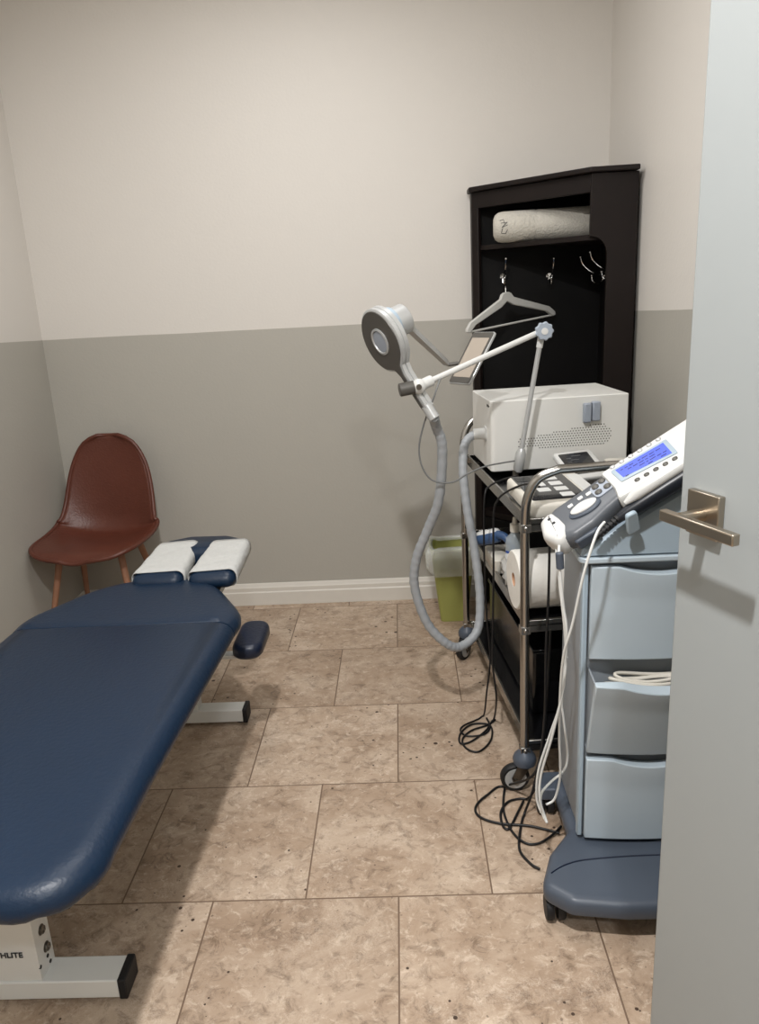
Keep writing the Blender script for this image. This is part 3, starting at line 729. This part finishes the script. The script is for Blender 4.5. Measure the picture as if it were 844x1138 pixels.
# thin grey lead from wrist to arm base
def cable(name, pts, r, m, label, cat='cable', smooth=8, group=None, parts=None):
    mb = MB(); P_ = catmull([V(p) for p in pts], smooth)
    for q in P_: q.z = max(q.z, r)
    mb.tube(P_, r, 7)
    o = build(mb, name, M[m], None, angle=80); tag(o, label, cat, group); return o
cable('thin_cable', [(.112, 2.165, 1.165), (.090, 2.15, 1.11), (.065, 2.19, 1.04), (.048, 2.20, .97), (.055, 2.20, .91), (.085, 2.20, .868), (.14, 2.21, .858), (.19, 2.24, .875), (.245, 2.28, .885), (.30, 2.33, .882), (.345, 2.36, .88)], .0026, 'cable_grey', 'thin grey cable drooping from the arm clamp to the arm foot')

# ------------------------------------------------------------------ things on the top tray
km = thing('keypad_controller', 'cream control unit with white keys on black pad, near end of trolley top', 'control unit', tuple(tp(.13, .14, .812)))
Mk = MT @ Matrix.Translation((.027, .03, .800)) @ Matrix.Rotation(math.radians(3), 4, 'Z') @ Matrix.Rotation(math.radians(5), 4, 'X')
kw, kl = .215, .245
kp = round_poly([(0, 0), (kw, 0), (kw, kl), (0, kl)], .022, 6)
bd = build(MB().pad(kp, [(.012, 0), (.002, .004), (0, .012), (0, .034), (.003, .040), (.010, .044)], Mk), 'body', M['offwhite'], km, angle=50)
build(MB().pad(round_poly([(.012, .03), (kw-.05, .03), (kw-.05, kl-.012), (.012, kl-.012)], .006, 4), [(0, .0435), (.0, .0450)], Mk), 'pad', M['screen'], km)
for i in range(2):
    for j in range(4):
        if (i, j) in ((0, 3), (0, 0)): continue
        x = .050+i*.050; y = .046+j*.046
        build(MB().pad(round_poly([(x, y), (x+.036, y), (x+.036, y+.028), (x, y+.028)], .003, 3), [(0, .0445), (0, .0462), (.001, .047)], Mk), 'key', M['white'], km)
build(MB().pad(round_poly([(kw-.044, .06), (kw-.008, .06), (kw-.008, kl-.03), (kw-.044, kl-.03)], .004, 3), [(0, .0435), (.0, .0462)], Mk), 'white_panel', M['white'], km)
build(MB().pad(round_poly([(.018, .185), (.062, .185), (.062, .225), (.018, .225)], .003, 3), [(0, .0445), (0, .0458)], Mk), 'display', M['black_gloss'], km)

hm = thing('handheld_meter', 'white handheld unit with dark screen leaning against the white case', 'handheld unit', tuple(tp(.30, .47, .812)))
Mh = MT @ Matrix.Translation((.232, .335, .812)) @ Matrix.Rotation(math.radians(12), 4, 'Z') @ Matrix.Rotation(math.radians(26), 4, 'X')
build(MB().pad(round_poly([(0, 0), (.135, 0), (.135, .135), (0, .135)], .012, 5), [(.004, 0), (0, .004), (0, .015), (.003, .018)], Mh), 'body', M['white'], hm, angle=50)
build(MB().pad(round_poly([(.012, .02), (.115, .02), (.115, .122), (.012, .122)], .004, 3), [(0, .0175), (0, .0192)], Mh), 'screen', M['screen'], hm)
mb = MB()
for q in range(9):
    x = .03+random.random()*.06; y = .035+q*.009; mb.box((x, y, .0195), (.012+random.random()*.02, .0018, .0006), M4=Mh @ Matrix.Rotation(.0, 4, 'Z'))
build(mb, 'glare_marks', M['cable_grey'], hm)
fc = thing('folded_wrap', 'tan and white folded wrap on the trolley top right of the dark-screened unit', 'folded wrap', tuple(tp(.39, .42, .812)))
mb = MB()
build(MB().pad(round_poly([(.385, .36), (.452, .36), (.456, .47), (.385, .48)], .015, 5), [(.006, .838), (0, .842), (0, .848), (.006, .853)], MT), 'upper_fold', M['offwhite'], fc, angle=60)
build(MB().pad(round_poly([(.375, .35), (.448, .35), (.452, .47), (.38, .47)], .015, 5), [(.006, .8125), (0, .817), (0, .834), (.006, .8385)], MT), 'lower_fold', M['tan'], fc, angle=60)

# ------------------------------------------------------------------ middle tray things
zM = .5105
rl = thing('paper_towel_roll', 'large white paper towel roll lying on the middle shelf', 'paper roll', tuple(tp(.15, .10, zM)))
rc = tp(-.006, .10, .5255+.084); 
ra = rc+U*.0; rb_ = rc+U*.30
Fx = frame(ra, V((0, 0, 1)), -W)   # z = x cross y
zz = Fx.to_3x3() @ V((0, 0, 1)); sg = 1 if zz.dot(U) > 0 else -1
ro, ri = .084, .020
prof = [(ri, 0), (ro-.004, 0), (ro, sg*.004), (ro, sg*.27), (ro-.004, sg*.275), (ri, sg*.275)]
mb = MB(); mb.loft([[Fx @ V((r*math.cos(2*PI*k/40), r*math.sin(2*PI*k/40), z)) for k in range(40)] for r, z in prof], closed=True)
build(mb, 'paper', M['paper'], rl, angle=40)
mb = MB(); mb.loft([[Fx @ V((r*math.cos(2*PI*k/40), r*math.sin(2*PI*k/40), z)) for k in range(40)] for r, z in [(ri-.002, sg*.001), (ri+.0005, sg*.001), (ri+.0005, sg*.27), (ri-.002, sg*.27)]], closed=True)
build(mb, 'core', M['tan'], rl)

hd = thing('massager', 'blue and white handheld device behind the bottle on the middle shelf', 'handheld device', tuple(tp(.06, .50, zM)))
Md = MT @ Matrix.Translation((.012, .50, zM+.10)) @ Matrix.Rotation(math.radians(-62), 4, 'Z') @ Matrix.Rotation(math.radians(-20), 4, 'Y')
oc = [(.055*math.cos(t)-.0, .037*math.sin(t)) for t in [2*PI*k/32 for k in range(32)]]
build(MB().pad(oc, [(.012, -.026), (.002, -.018), (0, 0), (.003, .010)], Md), 'base', M['blue_pl'], hd, angle=60)
fcp = build(MB().pad(oc, [(.003, .010), (.008, .018), (.018, .022)], Md), 'face', M['white'], hd, angle=60)
mb = MB()
for x, y in ((-.024, -.010), (.0, .012), (.022, -.008)): mb.lathe([(.007, .0215), (.007, .0235), (.002, .024)], Md @ Matrix.Translation((x, y, 0)), 14)
build(mb, 'buttons', M['ink'], fcp)
build(MB().tube([Md @ V((.045, 0, 0)), Md @ V((.09, .0, -.02)), tp(.10, .40, zM+.03), tp(.12, .36, zM+.014)], lambda t: .014-.004*t, 12, smooth=5), 'grip', M['blue_pl'], hd, angle=60)
bx = MB().pad(round_poly([(.01, .40), (.13, .40), (.13, .56), (.01, .56)], .012, 4), [(.004, zM+.0), (0, zM+.004), (0, zM+.045), (.004, zM+.048)], MT)
tx = build(bx, 'tissue_tray', M['offwhite'], None, angle=50); tag(tx, 'low cream tray under the blue handheld device on the middle shelf', 'tray')

bt = thing('squeeze_bottle', 'clear plastic bottle with blue label on the middle shelf', 'bottle', tuple(tp(.065, .30, zM)))
Mb = MT @ Matrix.Translation((.052, .31, zM))
build(MB().lathe([(.024, .0005), (.028, .004), (.029, .05), (.029, .135), (.026, .152), (.014, .164), (.012, .170), (.012, .176)], Mb, 28), 'bottle_body', M['clear'], bt, angle=50)
build(MB().lathe([(.0145, .172), (.0145, .196), (.008, .198), (.006, .216), (.004, .218)], Mb, 20), 'cap', M['offwhite'], bt)
lb = MB()
R_ = []
for zz_ in (.075, .115): R_.append([Mb @ V((.0296*math.cos(a), .0296*math.sin(a), zz_)) for a in [math.radians(190+6*k) for k in range(22)]])
for k in range(21): lb.bm.faces.new([lb.bm.verts.new(p) for p in (R_[0][k], R_[0][k+1], R_[1][k+1], R_[1][k])])
bmesh.ops.remove_doubles(lb.bm, verts=lb.bm.verts, dist=.0001)
build(lb, 'label', M['blue_ink'], bt, solid=.0006)

pk = MB()
bmesh.ops.create_uvsphere(pk.bm, u_segments=28, v_segments=18, radius=1)
for v in pk.bm.verts:
    v.co *= 1+.22*math.sin(7*v.co.x+3*v.co.z)*math.sin(6*v.co.y+1)+.1*math.sin(15*v.co.z+9*v.co.y)
    q = V((v.co.x*.050, v.co.y*.05, v.co.z*.055))
    v.co = tp(.046, .238, zM+.072)+U*q.x+W*q.y+V((0, 0, q.z))
    v.co.z = max(v.co.z, zM+.0005)
o = build(pk, 'plastic_packet', M['tissue'], None, angle=70); tag(o, 'crumpled white packet between bottle and paper roll on the middle shelf', 'packet')
bk = thing('dark_filler_box', 'dark glossy box added to fill the dark area on the trolley bottom shelf', 'box', tuple(tp(.23, .45, .14)))  # added box, stands in for the dark area below the middle shelf
build(MB().box((.25, .46, .245), (.36, .60, .21), M4=MT), 'box_body', M['black_gloss'], bk, bevel=.008)
build(MB().box((.25, .46, .352), (.37, .61, .012), M4=MT), 'box_lid', M['black_gloss'], bk, bevel=.003)

# ------------------------------------------------------------------ therapy tower
tw = thing('therapy_tower', 'pale blue drawer tower on wide slate base with castors', 'drawer tower', (.56, 1.7, 0))
cx0, cx1, cyf, cyb = .385, .715, 1.60, 1.86
def slabring(z, x0, x1, yf, yb, r=.02): return [(x, y, z) for x, y in round_poly([(x0, yf), (x1, yf), (x1, yb), (x0, yb)], r, 5)]
col = MB().loft([slabring(.11, cx0+.008, cx1-.008, cyf+.012, cyb-.0, .012), slabring(.15, cx0, cx1, cyf+.012, cyb-.015, .012), slabring(.40, cx0, cx1, cyf+.012, cyb-.035, .012), slabring(.825, cx0-.004, cx1, cyf+.012, cyb-.07, .012)])
cl = build(col, 'column', M['column'], tw, angle=40)
# front frame edge strip
build(MB().prism([(cx0-.002, cyf), (cx0+.010, cyf), (cx0+.010, cyf+.02), (cx0-.002, cyf+.02)], .115, .822), 'front_edge', M['lightblue'], cl, bevel=.003)
build(MB().prism([(cx1-.010, cyf), (cx1+.002, cyf), (cx1+.002, cyf+.02), (cx1-.010, cyf+.02)], .115, .822), 'front_edge', M['lightblue'], cl, bevel=.003)
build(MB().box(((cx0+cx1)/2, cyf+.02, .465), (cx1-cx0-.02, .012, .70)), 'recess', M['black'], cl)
def drawer(z0, z1, tilt):
    xm = (cx0+cx1)/2; hw = (cx1-cx0)/2-.013; n = 20
    root_y = cyf-.004
    def T_(x, y, z):
        if tilt:
            c_, s_ = math.cos(tilt), math.sin(tilt); dy = y-root_y; dz = z-z0
            return (x, root_y+dy*c_-dz*s_, z0+dy*s_+dz*c_)
        return (x, y, z)
    # front: curved plate with a scooped top edge
    mb = MB(); rows = []
    for j in range(9):
        row = []
        for k in range(n+1):
            x = xm-hw+2*hw*k/n; s_ = (x-xm)/hw
            ztop = z1-.018*max(0, 1-(s_/.62)**2)
            z = z0+(ztop-z0)*j/8; bul = -.012*(1-s_*s_)
            if j > 6: bul += -.004
            row.append((x, bul, z))
        rows.append(row)
    Fv = [[mb.bm.verts.new(T_(x, root_y+b-.006, z)) for x, b, z in r] for r in rows]
    Bv = [[mb.bm.verts.new(T_(x, root_y+.006, z)) for x, b, z in r] for r in rows]
    for j in range(8):
        for k in range(n):
            mb.bm.faces.new((Fv[j][k], Fv[j][k+1], Fv[j+1][k+1], Fv[j+1][k])); mb.bm.faces.new((Bv[j][k], Bv[j+1][k], Bv[j+1][k+1], Bv[j][k+1]))
    for k in range(n):
        mb.bm.faces.new((Fv[8][k], Fv[8][k+1], Bv[8][k+1], Bv[8][k])); mb.bm.faces.new((Fv[0][k], Bv[0][k], Bv[0][k+1], Fv[0][k+1]))
    for j in range(8):
        mb.bm.faces.new((Fv[j][0], Fv[j+1][0], Bv[j+1][0], Bv[j][0])); mb.bm.faces.new((Fv[j][n], Bv[j][n], Bv[j+1][n], Fv[j+1][n]))
    d = build(mb, 'drawer', M['paleblue'], tw, bevel=.0025, angle=50)
    # handle lip line
    lp = MB(); lp.tube([T_(xm-hw+2*hw*k/n, root_y-.0055-.012*(1-((2*k/n)-1)**2), z1-.045) for k in range(n+1)], .0014, 6)
    build(lp, 'lip', M['lightblue'], d)
    if tilt:
        sb = MB()
        for k in (-1, 1):
            x = xm+k*(hw-.004)
            P_ = [T_(x, root_y+.006, z0+.004), T_(x, root_y+.006, z1-.01), (x, root_y+.10, z1+.0), (x, root_y+.10, z0+.03)]
            sb.loft([[V(p)+V((-.002, 0, 0)) for p in P_], [V(p)+V((.002, 0, 0)) for p in P_]])
        sb.loft([[(xm-hw, root_y+.10, z0+.03), (xm+hw, root_y+.10, z0+.03), (xm+hw, root_y+.10, z1), (xm-hw, root_y+.10, z1)], [(xm-hw, root_y+.104, z0+.03), (xm+hw, root_y+.104, z0+.03), (xm+hw, root_y+.104, z1), (xm-hw, root_y+.104, z1)]])
        sb.loft([[T_(xm-hw, root_y, z0+.004), T_(xm+hw, root_y, z0+.004), (xm+hw, root_y+.10, z0+.03), (xm-hw, root_y+.10, z0+.03)], [V(p)+V((0, 0, .003)) for p in (T_(xm-hw, root_y, z0+.004), T_(xm+hw, root_y, z0+.004), (xm+hw, root_y+.10, z0+.03), (xm-hw, root_y+.10, z0+.03))]])
        build(sb, 'bin_sides', M['column'], d)
    return T_
drawer(.590, .812, 0); TD = drawer(.352, .570, math.radians(17)); drawer(.116, .335, 0)
# top housing, rising to the right under the console
hx = [(cx0-.012, .832), (cx1, .832), (cx1, 1.04), (.60, .985), (.42, .875), (cx0-.006, .855)]
Fy = frame((0, 0, 0), (1, 0, 0), (0, 0, 1))  # z = -y
mb = MB()
pl = round_poly(hx, [.006, .006, .01, .06, .05, .01], 4)
mb.loft([[(x, y, z) for x, z in inset(pl, d)] for d, y in ((.006, 1.585), (0, 1.592), (0, 1.86), (.006, 1.868))])
build(mb, 'top_housing', M['lightblue'], tw, angle=40)
build(MB().prism(round_poly([(cx0-.014, cyf-.022), (cx1+.01, cyf-.022), (cx1+.01, 1.87), (cx0-.014, 1.87)], .02, 5), .821, .834), 'ledge', M['paleblue'], tw, bevel=.003)
# base
bp_ = round_poly([(.272, 1.455), (.33, 1.405), (.45, 1.388), (.65, 1.388), (.77, 1.405), (.828, 1.455), (.79, 1.56), (.73, 1.64), (.73, 1.85), (.37, 1.85), (.37, 1.64), (.31, 1.56)], .035, 5)
def bring(d, z): return [(x, y, z) for x, y in inset(bp_, d)]
bs = build(MB().loft([bring(.012, .060), bring(.002, .064), bring(0, .072), bring(0, .092), bring(.006, .100)]+[bring(.012, .103)]+[bring(.022, .105)]), 'base', M['slate'], tw, angle=50)
build(MB().tube([(.300, 1.49, .1045), (.34, 1.515, .1055), (.40, 1.53, .1055), (.55, 1.538, .1055), (.70, 1.53, .1055)], .0018, 6, smooth=6), 'crease', M['navy_edge'], bs)
build(MB().prism(round_poly([(.325, 1.81), (.775, 1.81), (.765, 1.89), (.335, 1.89)], .02, 4), .06, .095), 'rear_foot', M['slate'], tw, bevel=.004)
for x, y in ((.305, 1.475), (.795, 1.475), (.352, 1.85), (.75, 1.85)):
    cst = build(MB().lathe([(.02, .062), (.022, .052), (.012, .048)], Matrix.Translation((x, y, 0)), 16), 'castor', M['slate'], tw)
    for k in (-1, 1):
        cc = V((x+k*.013, y-.004, .029)); Fw = frame(cc, (0, 1, 0), (0, 0, 1))
        build(MB().lathe([(.02, -.009), (.026, -.009), (.0285, -.005), (.0285, .005), (.026, .009), (.02, .009)], Fw, 28), 'wheel', M['black'], cst)

# cables in the open drawer
dc = thing('coiled_lead', 'coiled pale leads lying in the open middle drawer', 'cable', (.55, 1.57, .5))
mb = MB()
for k in range(3):
    pts = []
    for q in range(14):
        a = 2*PI*q/14
        pts.append(V((.515+.085*math.cos(a)+.012*k, 1.572+.017*math.sin(a)+.004*k, .538+.006*k+.006*math.sin(2*a+k))))
    mb.tube(pts, .0042, 8, smooth=4, closed=True)
build(mb, 'coil', M['offwhite'], dc, angle=80)

# console
P0 = V((.465, 1.66, 1.0)); ca = V((.86, 0, .51)).normalized(); cw = V((.175, -.939, -.295)).normalized()
con = thing('therapy_console', 'slate and white therapy console with blue lit display on the tower', 'console', (.45, 1.63, .9))
FC = frame(P0, ca, cw); nz = FC.to_3x3() @ V((0, 0, 1)); cs_ = 1 if nz.z > 0 else -1     # cs_*z is out of the top face
def cp(s, t, h): return FC @ V((s, t, cs_*h))
body = round_poly([(-.192, .012), (-.155, -.012), (-.08, -.018), (.02, -.030), (.21, -.024), (.23, 0), (.23, .075), (.02, .078), (-.03, .074), (-.06, .082), (-.10, .096), (-.15, .101), (-.182, .088), (-.202, .052)], [.02, .03, .05, .05, .02, .02, .02, .04, .03, .04, .04, .03, .03, .03], 5)
def cr(d, h): return [cp(x, y, h) for x, y in inset(body, d)]
cb_ = build(MB().loft([cr(.022, -.052), cr(.006, -.045), cr(0, -.03), cr(0, -.014), cr(.003, -.005), cr(.010, -.001), cr(.018, .0)]), 'body', M['mid_grey'], con, angle=50)
fpp = round_poly([(-.03, -.022), (.205, -.030), (.222, .0), (.222, .072), (.02, .084), (-.034, .083), (-.026, .045), (-.028, .0)], [.02, .015, .015, .015, .01, .006, .02, .02], 5)
fp = build(MB().loft([[cp(x, y, h) for x, y in inset(fpp, d)] for d, h in ((0, -.022), (0, .002), (.003, .006), (.006, .0065))]), 'face_plate', M['white'], con, angle=40)
scr = build(MB().loft([[cp(x, y, h) for x, y in round_poly([(-.010+d, -.006+d), (.124-d, -.003+d), (.122-d, .055-d), (-.006+d, .042-d)], .004, 3)] for d, h in ((0, .0055), (0, .0085), (.002, .009))]), 'display_frame', M['lightblue'], fp)
sc2 = build(MB().loft([[cp(x, y, h) for x, y in [(0, 0), (.114, .004), (.112, .048), (.003, .034)]] for h in (.008, .0096)]), 'display', M['lcd'], con)
tx_ = MB()
random.seed(3)
for rrow in range(4):
    s = .008
    while s < .100:
        l_ = random.uniform(.004, .014); yy = .008+rrow*.0085+s*.06
        if random.random() < .8 and yy < .036+s*.1: tx_.loft([[cp(s, yy, h), cp(s+l_, yy+.0005, h), cp(s+l_, yy+.003, h), cp(s, yy+.003, h)] for h in (.0094, .0099)])
        s += l_+.003
build(tx_, 'display_text', M['lcd_text'], sc2)
for k in range(5):
    s = .022+k*.0215
    build(MB().lathe([(.0062, .004), (.0062, .009), (.004, .010)], FC @ Matrix.Translation((s, .062+.001*k, 0)) @ Matrix.Diagonal((1, .75, cs_, 1)), 16), 'button', M['dark_grey'], fp)
for k in range(6):
    s = .0+k*.0225
    build(MB().lathe([(.0062, .003), (.0062, .009), (.004, .010)], FC @ Matrix.Translation((s, -.0165, 0)) @ Matrix.Diagonal((1, .7, cs_, 1)), 16), 'button', M['silver'], fp)
build(MB().loft([[cp(x, y, h) for x, y in round_poly([(-.07, .0), (-.022, -.008), (-.018, .034), (-.066, .042)], .012, 4)] for h in (-.002, .0022)]), 'button_plate', M['bluegrey'], con)
for s, t in ((-.055, .006), (-.036, .0), (-.056, .026), (-.034, .024)):
    build(MB().lathe([(.0082, .002), (.0082, .005), (.005, .0065)], FC @ Matrix.Translation((s, t, 0)) @ Matrix.Diagonal((1, .85, cs_, 1)), 16), 'button', M['dark_grey'], con)
build(MB().lathe([(1.12, -.002), (1.12, .003), (1.0, .005)], FC @ Matrix.Translation((-.100, .048, 0)) @ Matrix.Diagonal((.034, .0165, cs_, 1)), 32), 'dial_surround', M['slate'], con)
build(MB().lathe([(1.0, .003), (1.0, .008), (.8, .011), (.3, .012)], FC @ Matrix.Translation((-.100, .045, 0)) @ Matrix.Diagonal((.031, .014, cs_, 1)), 32), 'dial', M['white'], con)
for s, t in ((-.122, .012), (-.095, .006), (-.075, .008)):
    build(MB().loft([[cp(x, y, h) for x, y in round_poly([(s-.006, t), (s+.006, t-.001), (s+.006, t+.008), (s-.006, t+.009)], .002, 3)] for h in (0, .0025)]), 'key', M['white'], con)
# white nose
nose = round_poly([(-.196, .008), (-.165, -.006), (-.156, .03), (-.152, .06), (-.165, .090), (-.188, .094), (-.206, .052)], .02, 5)
ns = build(MB().loft([[cp(x, y, h) for x, y in inset(nose, d)] for d, h in ((.016, -.052), (.0, -.044), (-.003, -.028), (-.003, -.012), (0, -.002), (.006, .003), (.014, .005))]), 'nose_cap', M['white'], con, angle=60)
mb = MB()
for s, t in ((-.176, .022), (-.172, .040)): mb.lathe([(.004, .004), (.004, .0056), (.001, .006)], FC @ Matrix.Translation((s, t, 0)) @ Matrix.Diagonal((1, 1, cs_, 1)), 12)
build(mb, 'sockets', M['ink'], ns)
build(MB().loft([[cp(x, y, h) for x, y in round_poly([(-.158, .094), (-.100, .088), (-.098, .100), (-.11, .106), (-.155, .107)], .006, 4)] for h in (-.042, -.016)]), 'lower_cover', M['slate'], con, bevel=.004)
build(MB().box(cp(.02, .03, -.068), (.20, .09, .05), Matrix((tuple(ca), tuple(cw), tuple(ca.cross(cw)))).transposed()), 'bracket', M['slate'], con, bevel=.006)

# ultrasound applicator lying in its rest at the side
us = thing('ultrasound_applicator', 'black and white ultrasound handpiece resting along the console side', 'handpiece', tuple(cp(.03, .11, -.02)))
a0, a1 = cp(-.055, .107, -.018), cp(.17, .100, -.016)
build(MB().tube([a0, a0+(a1-a0)*.12, a0+(a1-a0)*.5, a1], lambda t: [.009, .015, .018, .019][round(t*3)], 18), 'grip', M['grip'], us, angle=60)
build(MB().tube([cp(-.028, .098, .0), cp(.0, .096, .004), cp(.07, .093, .004), cp(.17, .09, .004)], lambda t: .005+.0085*min(1, t*3), 14), 'upper_shell', M['white'], us, angle=60)
sr = MB()
for k in range(7):
    c_ = a0+(cp(-.115, .118, -.022)-a0)*(k/6.5); sr.tube([c_, c_+(cp(-.115, .118, -.022)-a0)*.09], .0098-.0006*k, 12)
sr.tube([a0, cp(-.118, .118, -.022)], .005, 10)
build(sr, 'strain_relief', M['black'], us)
for s in (-.04, .13):
    build(MB().loft([[cp(x, .122, h) for x, h in round_poly([(s-.018, -.052), (s+.012, -.052), (s+.022, -.004), (s-.002, -.002)], .008, 4)], [cp(x, .134, h) for x, h in round_poly([(s-.018, -.052), (s+.012, -.052), (s+.022, -.004), (s-.002, -.002)], .008, 4)]]), 'holder_clip', M['lightblue'], con, bevel=.003)

# ------------------------------------------------------------------ hanging and floor cables
cable('black_lead', [(0.358, 2.000, 0.888), (0.336, 2.080, 0.876), (0.300, 2.160, 0.839), (0.269, 2.180, 0.806), (0.260, 2.200, 0.749), (0.258, 2.200, 0.565), (0.254, 2.200, 0.388), (0.253, 2.200, 0.265), (0.263, 2.200, 0.155), (0.267, 2.316, 0.005), (0.233, 2.252, 0.005), (0.180, 2.192, 0.005), (0.145, 2.184, 0.005), (0.150, 2.241, 0.005), (0.193, 2.293, 0.005), (0.251, 2.283, 0.005), (0.244, 2.198, 0.005), (0.200, 2.135, 0.005), (0.163, 2.152, 0.005), (0.153, 2.204, 0.005), (0.186, 2.255, 0.005), (0.240, 2.284, 0.005), (0.273, 2.316, 0.005)], 0.0032, 'cable_black', 'black lead looping off the trolley top, nearer of the two')
cable('black_lead', [(0.336, 2.250, 0.859), (0.303, 2.300, 0.837), (0.264, 2.320, 0.814), (0.245, 2.300, 0.786), (0.241, 2.300, 0.647), (0.246, 2.300, 0.405), (0.256, 2.300, 0.246), (0.243, 2.300, 0.116), (0.237, 2.346, 0.005), (0.210, 2.320, 0.005), (0.166, 2.289, 0.005), (0.151, 2.257, 0.005), (0.172, 2.224, 0.005), (0.225, 2.231, 0.005), (0.250, 2.273, 0.005), (0.245, 2.329, 0.005)], 0.003, 'cable_black', 'black lead looping off the trolley top, farther of the two')
cable('long_black_cord', [(0.362, 1.880, 0.827), (0.363, 1.880, 0.779), (0.362, 1.880, 0.632), (0.355, 1.870, 0.484), (0.352, 1.860, 0.304), (0.339, 1.850, 0.173), (0.314, 1.830, 0.074), (0.292, 1.828, 0.005), (0.269, 1.755, 0.005), (0.258, 1.687, 0.005), (0.278, 1.637, 0.005), (0.297, 1.618, 0.005)], 0.0035, 'cable_black', 'black cord dropping between trolley and tower, running to the slate base')
cable('floor_cord', [(0.358, 1.880, 0.264), (0.347, 1.870, 0.187), (0.316, 1.840, 0.118), (0.252, 1.954, 0.005), (0.198, 1.915, 0.005), (0.162, 1.865, 0.005), (0.170, 1.822, 0.005), (0.221, 1.793, 0.005), (0.301, 1.779, 0.005), (0.372, 1.747, 0.005)], 0.0035, 'cable_black', 'black cord making the widest loop on the floor')
cable('floor_cord', [(0.376, 1.920, 0.512), (0.366, 1.900, 0.362), (0.352, 1.880, 0.181), (0.326, 1.830, 0.102), (0.310, 1.893, 0.005), (0.261, 1.888, 0.005), (0.230, 1.842, 0.005), (0.227, 1.786, 0.005), (0.242, 1.771, 0.005), (0.272, 1.829, 0.005), (0.299, 1.886, 0.005)], 0.0035, 'cable_black', 'black cord in a small teardrop loop by the castor')
cable('floor_cord', [(0.265, 1.992, 0.005), (0.244, 1.897, 0.005), (0.238, 1.830, 0.005), (0.250, 1.756, 0.005), (0.278, 1.713, 0.005), (0.313, 1.712, 0.005), (0.355, 1.744, 0.005), (0.382, 1.775, 0.005)], 0.0033, 'cable_black', 'black cord curving in a low arc to the tower')
cable('white_lead', [(0.324, 1.600, 0.864), (0.323, 1.590, 0.843), (0.327, 1.560, 0.763), (0.341, 1.570, 0.642), (0.341, 1.580, 0.537), (0.322, 1.600, 0.401), (0.299, 1.620, 0.277), (0.296, 1.620, 0.209), (0.307, 1.620, 0.163), (0.312, 1.610, 0.147), (0.304, 1.630, 0.163), (0.304, 1.640, 0.207), (0.333, 1.660, 0.228), (0.364, 1.670, 0.250), (0.372, 1.670, 0.298), (0.359, 1.660, 0.397), (0.352, 1.650, 0.458), (0.350, 1.600, 0.593)], 0.0031, 'cable_white', 'white lead falling straight from the nose of the console')
cable('white_lead', [(0.326, 1.580, 0.869), (0.322, 1.560, 0.835), (0.332, 1.560, 0.738), (0.341, 1.560, 0.657), (0.339, 1.600, 0.487), (0.320, 1.620, 0.386), (0.297, 1.640, 0.276), (0.294, 1.650, 0.190), (0.304, 1.640, 0.153)], 0.0033, 'cable_white', 'white lead with the grey ferrite sleeve under the console')
cable('white_lead', [(0.407, 1.530, 0.930), (0.389, 1.510, 0.918), (0.373, 1.500, 0.880), (0.358, 1.500, 0.820), (0.344, 1.520, 0.711), (0.331, 1.540, 0.631), (0.333, 1.580, 0.515), (0.341, 1.620, 0.373), (0.351, 1.650, 0.254), (0.343, 1.670, 0.171), (0.321, 1.670, 0.153)], 0.0031, 'cable_white', 'white lead curving down from the black handpiece')
o = build(MB().tube([(0.3222, 1.56, 0.8575), (0.3246, 1.56, 0.821)], .0085, 14), 'ferrite_sleeve', M['slate'], None, bevel=.002); tag(o, 'slate cable sleeve on a white lead under the console', 'cable sleeve')

# power lead by the wall
cable('power_cord', [tp(.44, .80, 1.0)+V((.0, .03, 0)), (.80, 2.84, 1.0), (.822, 2.84, .97), (.826, 2.84, .93), (.822, 2.84, .86), (.835, 2.84, .76), (.84, 2.84, .60)], .0032, 'cable_black', 'black power cord dropping down the wall right of the white machine', 'cord')

# ------------------------------------------------------------------ light
def area(name, loc, size, power, col, rot=(0, 0, 0), shape='DISK'):
    l = bpy.data.lights.new(name, 'AREA'); l.shape = shape; l.size = size; l.energy = power; l.color = col
    o = bpy.data.objects.new(name, l); COL.objects.link(o); o.location = loc; o.rotation_euler = rot; return o
area('ceiling_lamp', (-.22, .50, 2.70), .10, 37, (1, .985, .972))
area('ceiling_lamp_hall', (.30, -1.0, 2.70), .18, 16, (.94, .97, 1.0))
area('rear_fill_light', (-.35, 2.25, 2.70), .9, 11.5, (1, .99, .98))  # added soft fill that brightens the side walls and upper back wall
w = bpy.data.worlds.new('w'); scene.world = w; w.use_nodes = True
w.node_tree.nodes['Background'].inputs[0].default_value = (.8, .85, .9, 1); w.node_tree.nodes['Background'].inputs[1].default_value = .3

# ------------------------------------------------------------------ camera
cd = bpy.data.cameras.new('camera'); cam = bpy.data.objects.new('camera', cd); COL.objects.link(cam)
cd.sensor_fit = 'VERTICAL'; cd.sensor_height = 24; cd.lens = 18.1793; cd.clip_start = .02
cam.matrix_world = Matrix(((0.998551, 0.042451, 0.033062, 0), (0.020064, 0.276366, -0.960843, 0), (-0.049926, 0.960114, 0.275114, 1.410), (0, 0, 0, 1)))
scene.camera = cam
scene.view_settings.view_transform = 'Standard'; scene.view_settings.look = 'None'
scene.view_settings.gamma = 1; scene.view_settings.use_curve_mapping = False
scene.view_settings.exposure = 0.70
scene.cycles.max_bounces = 10; scene.cycles.diffuse_bounces = 6; scene.cycles.transparent_max_bounces = 12
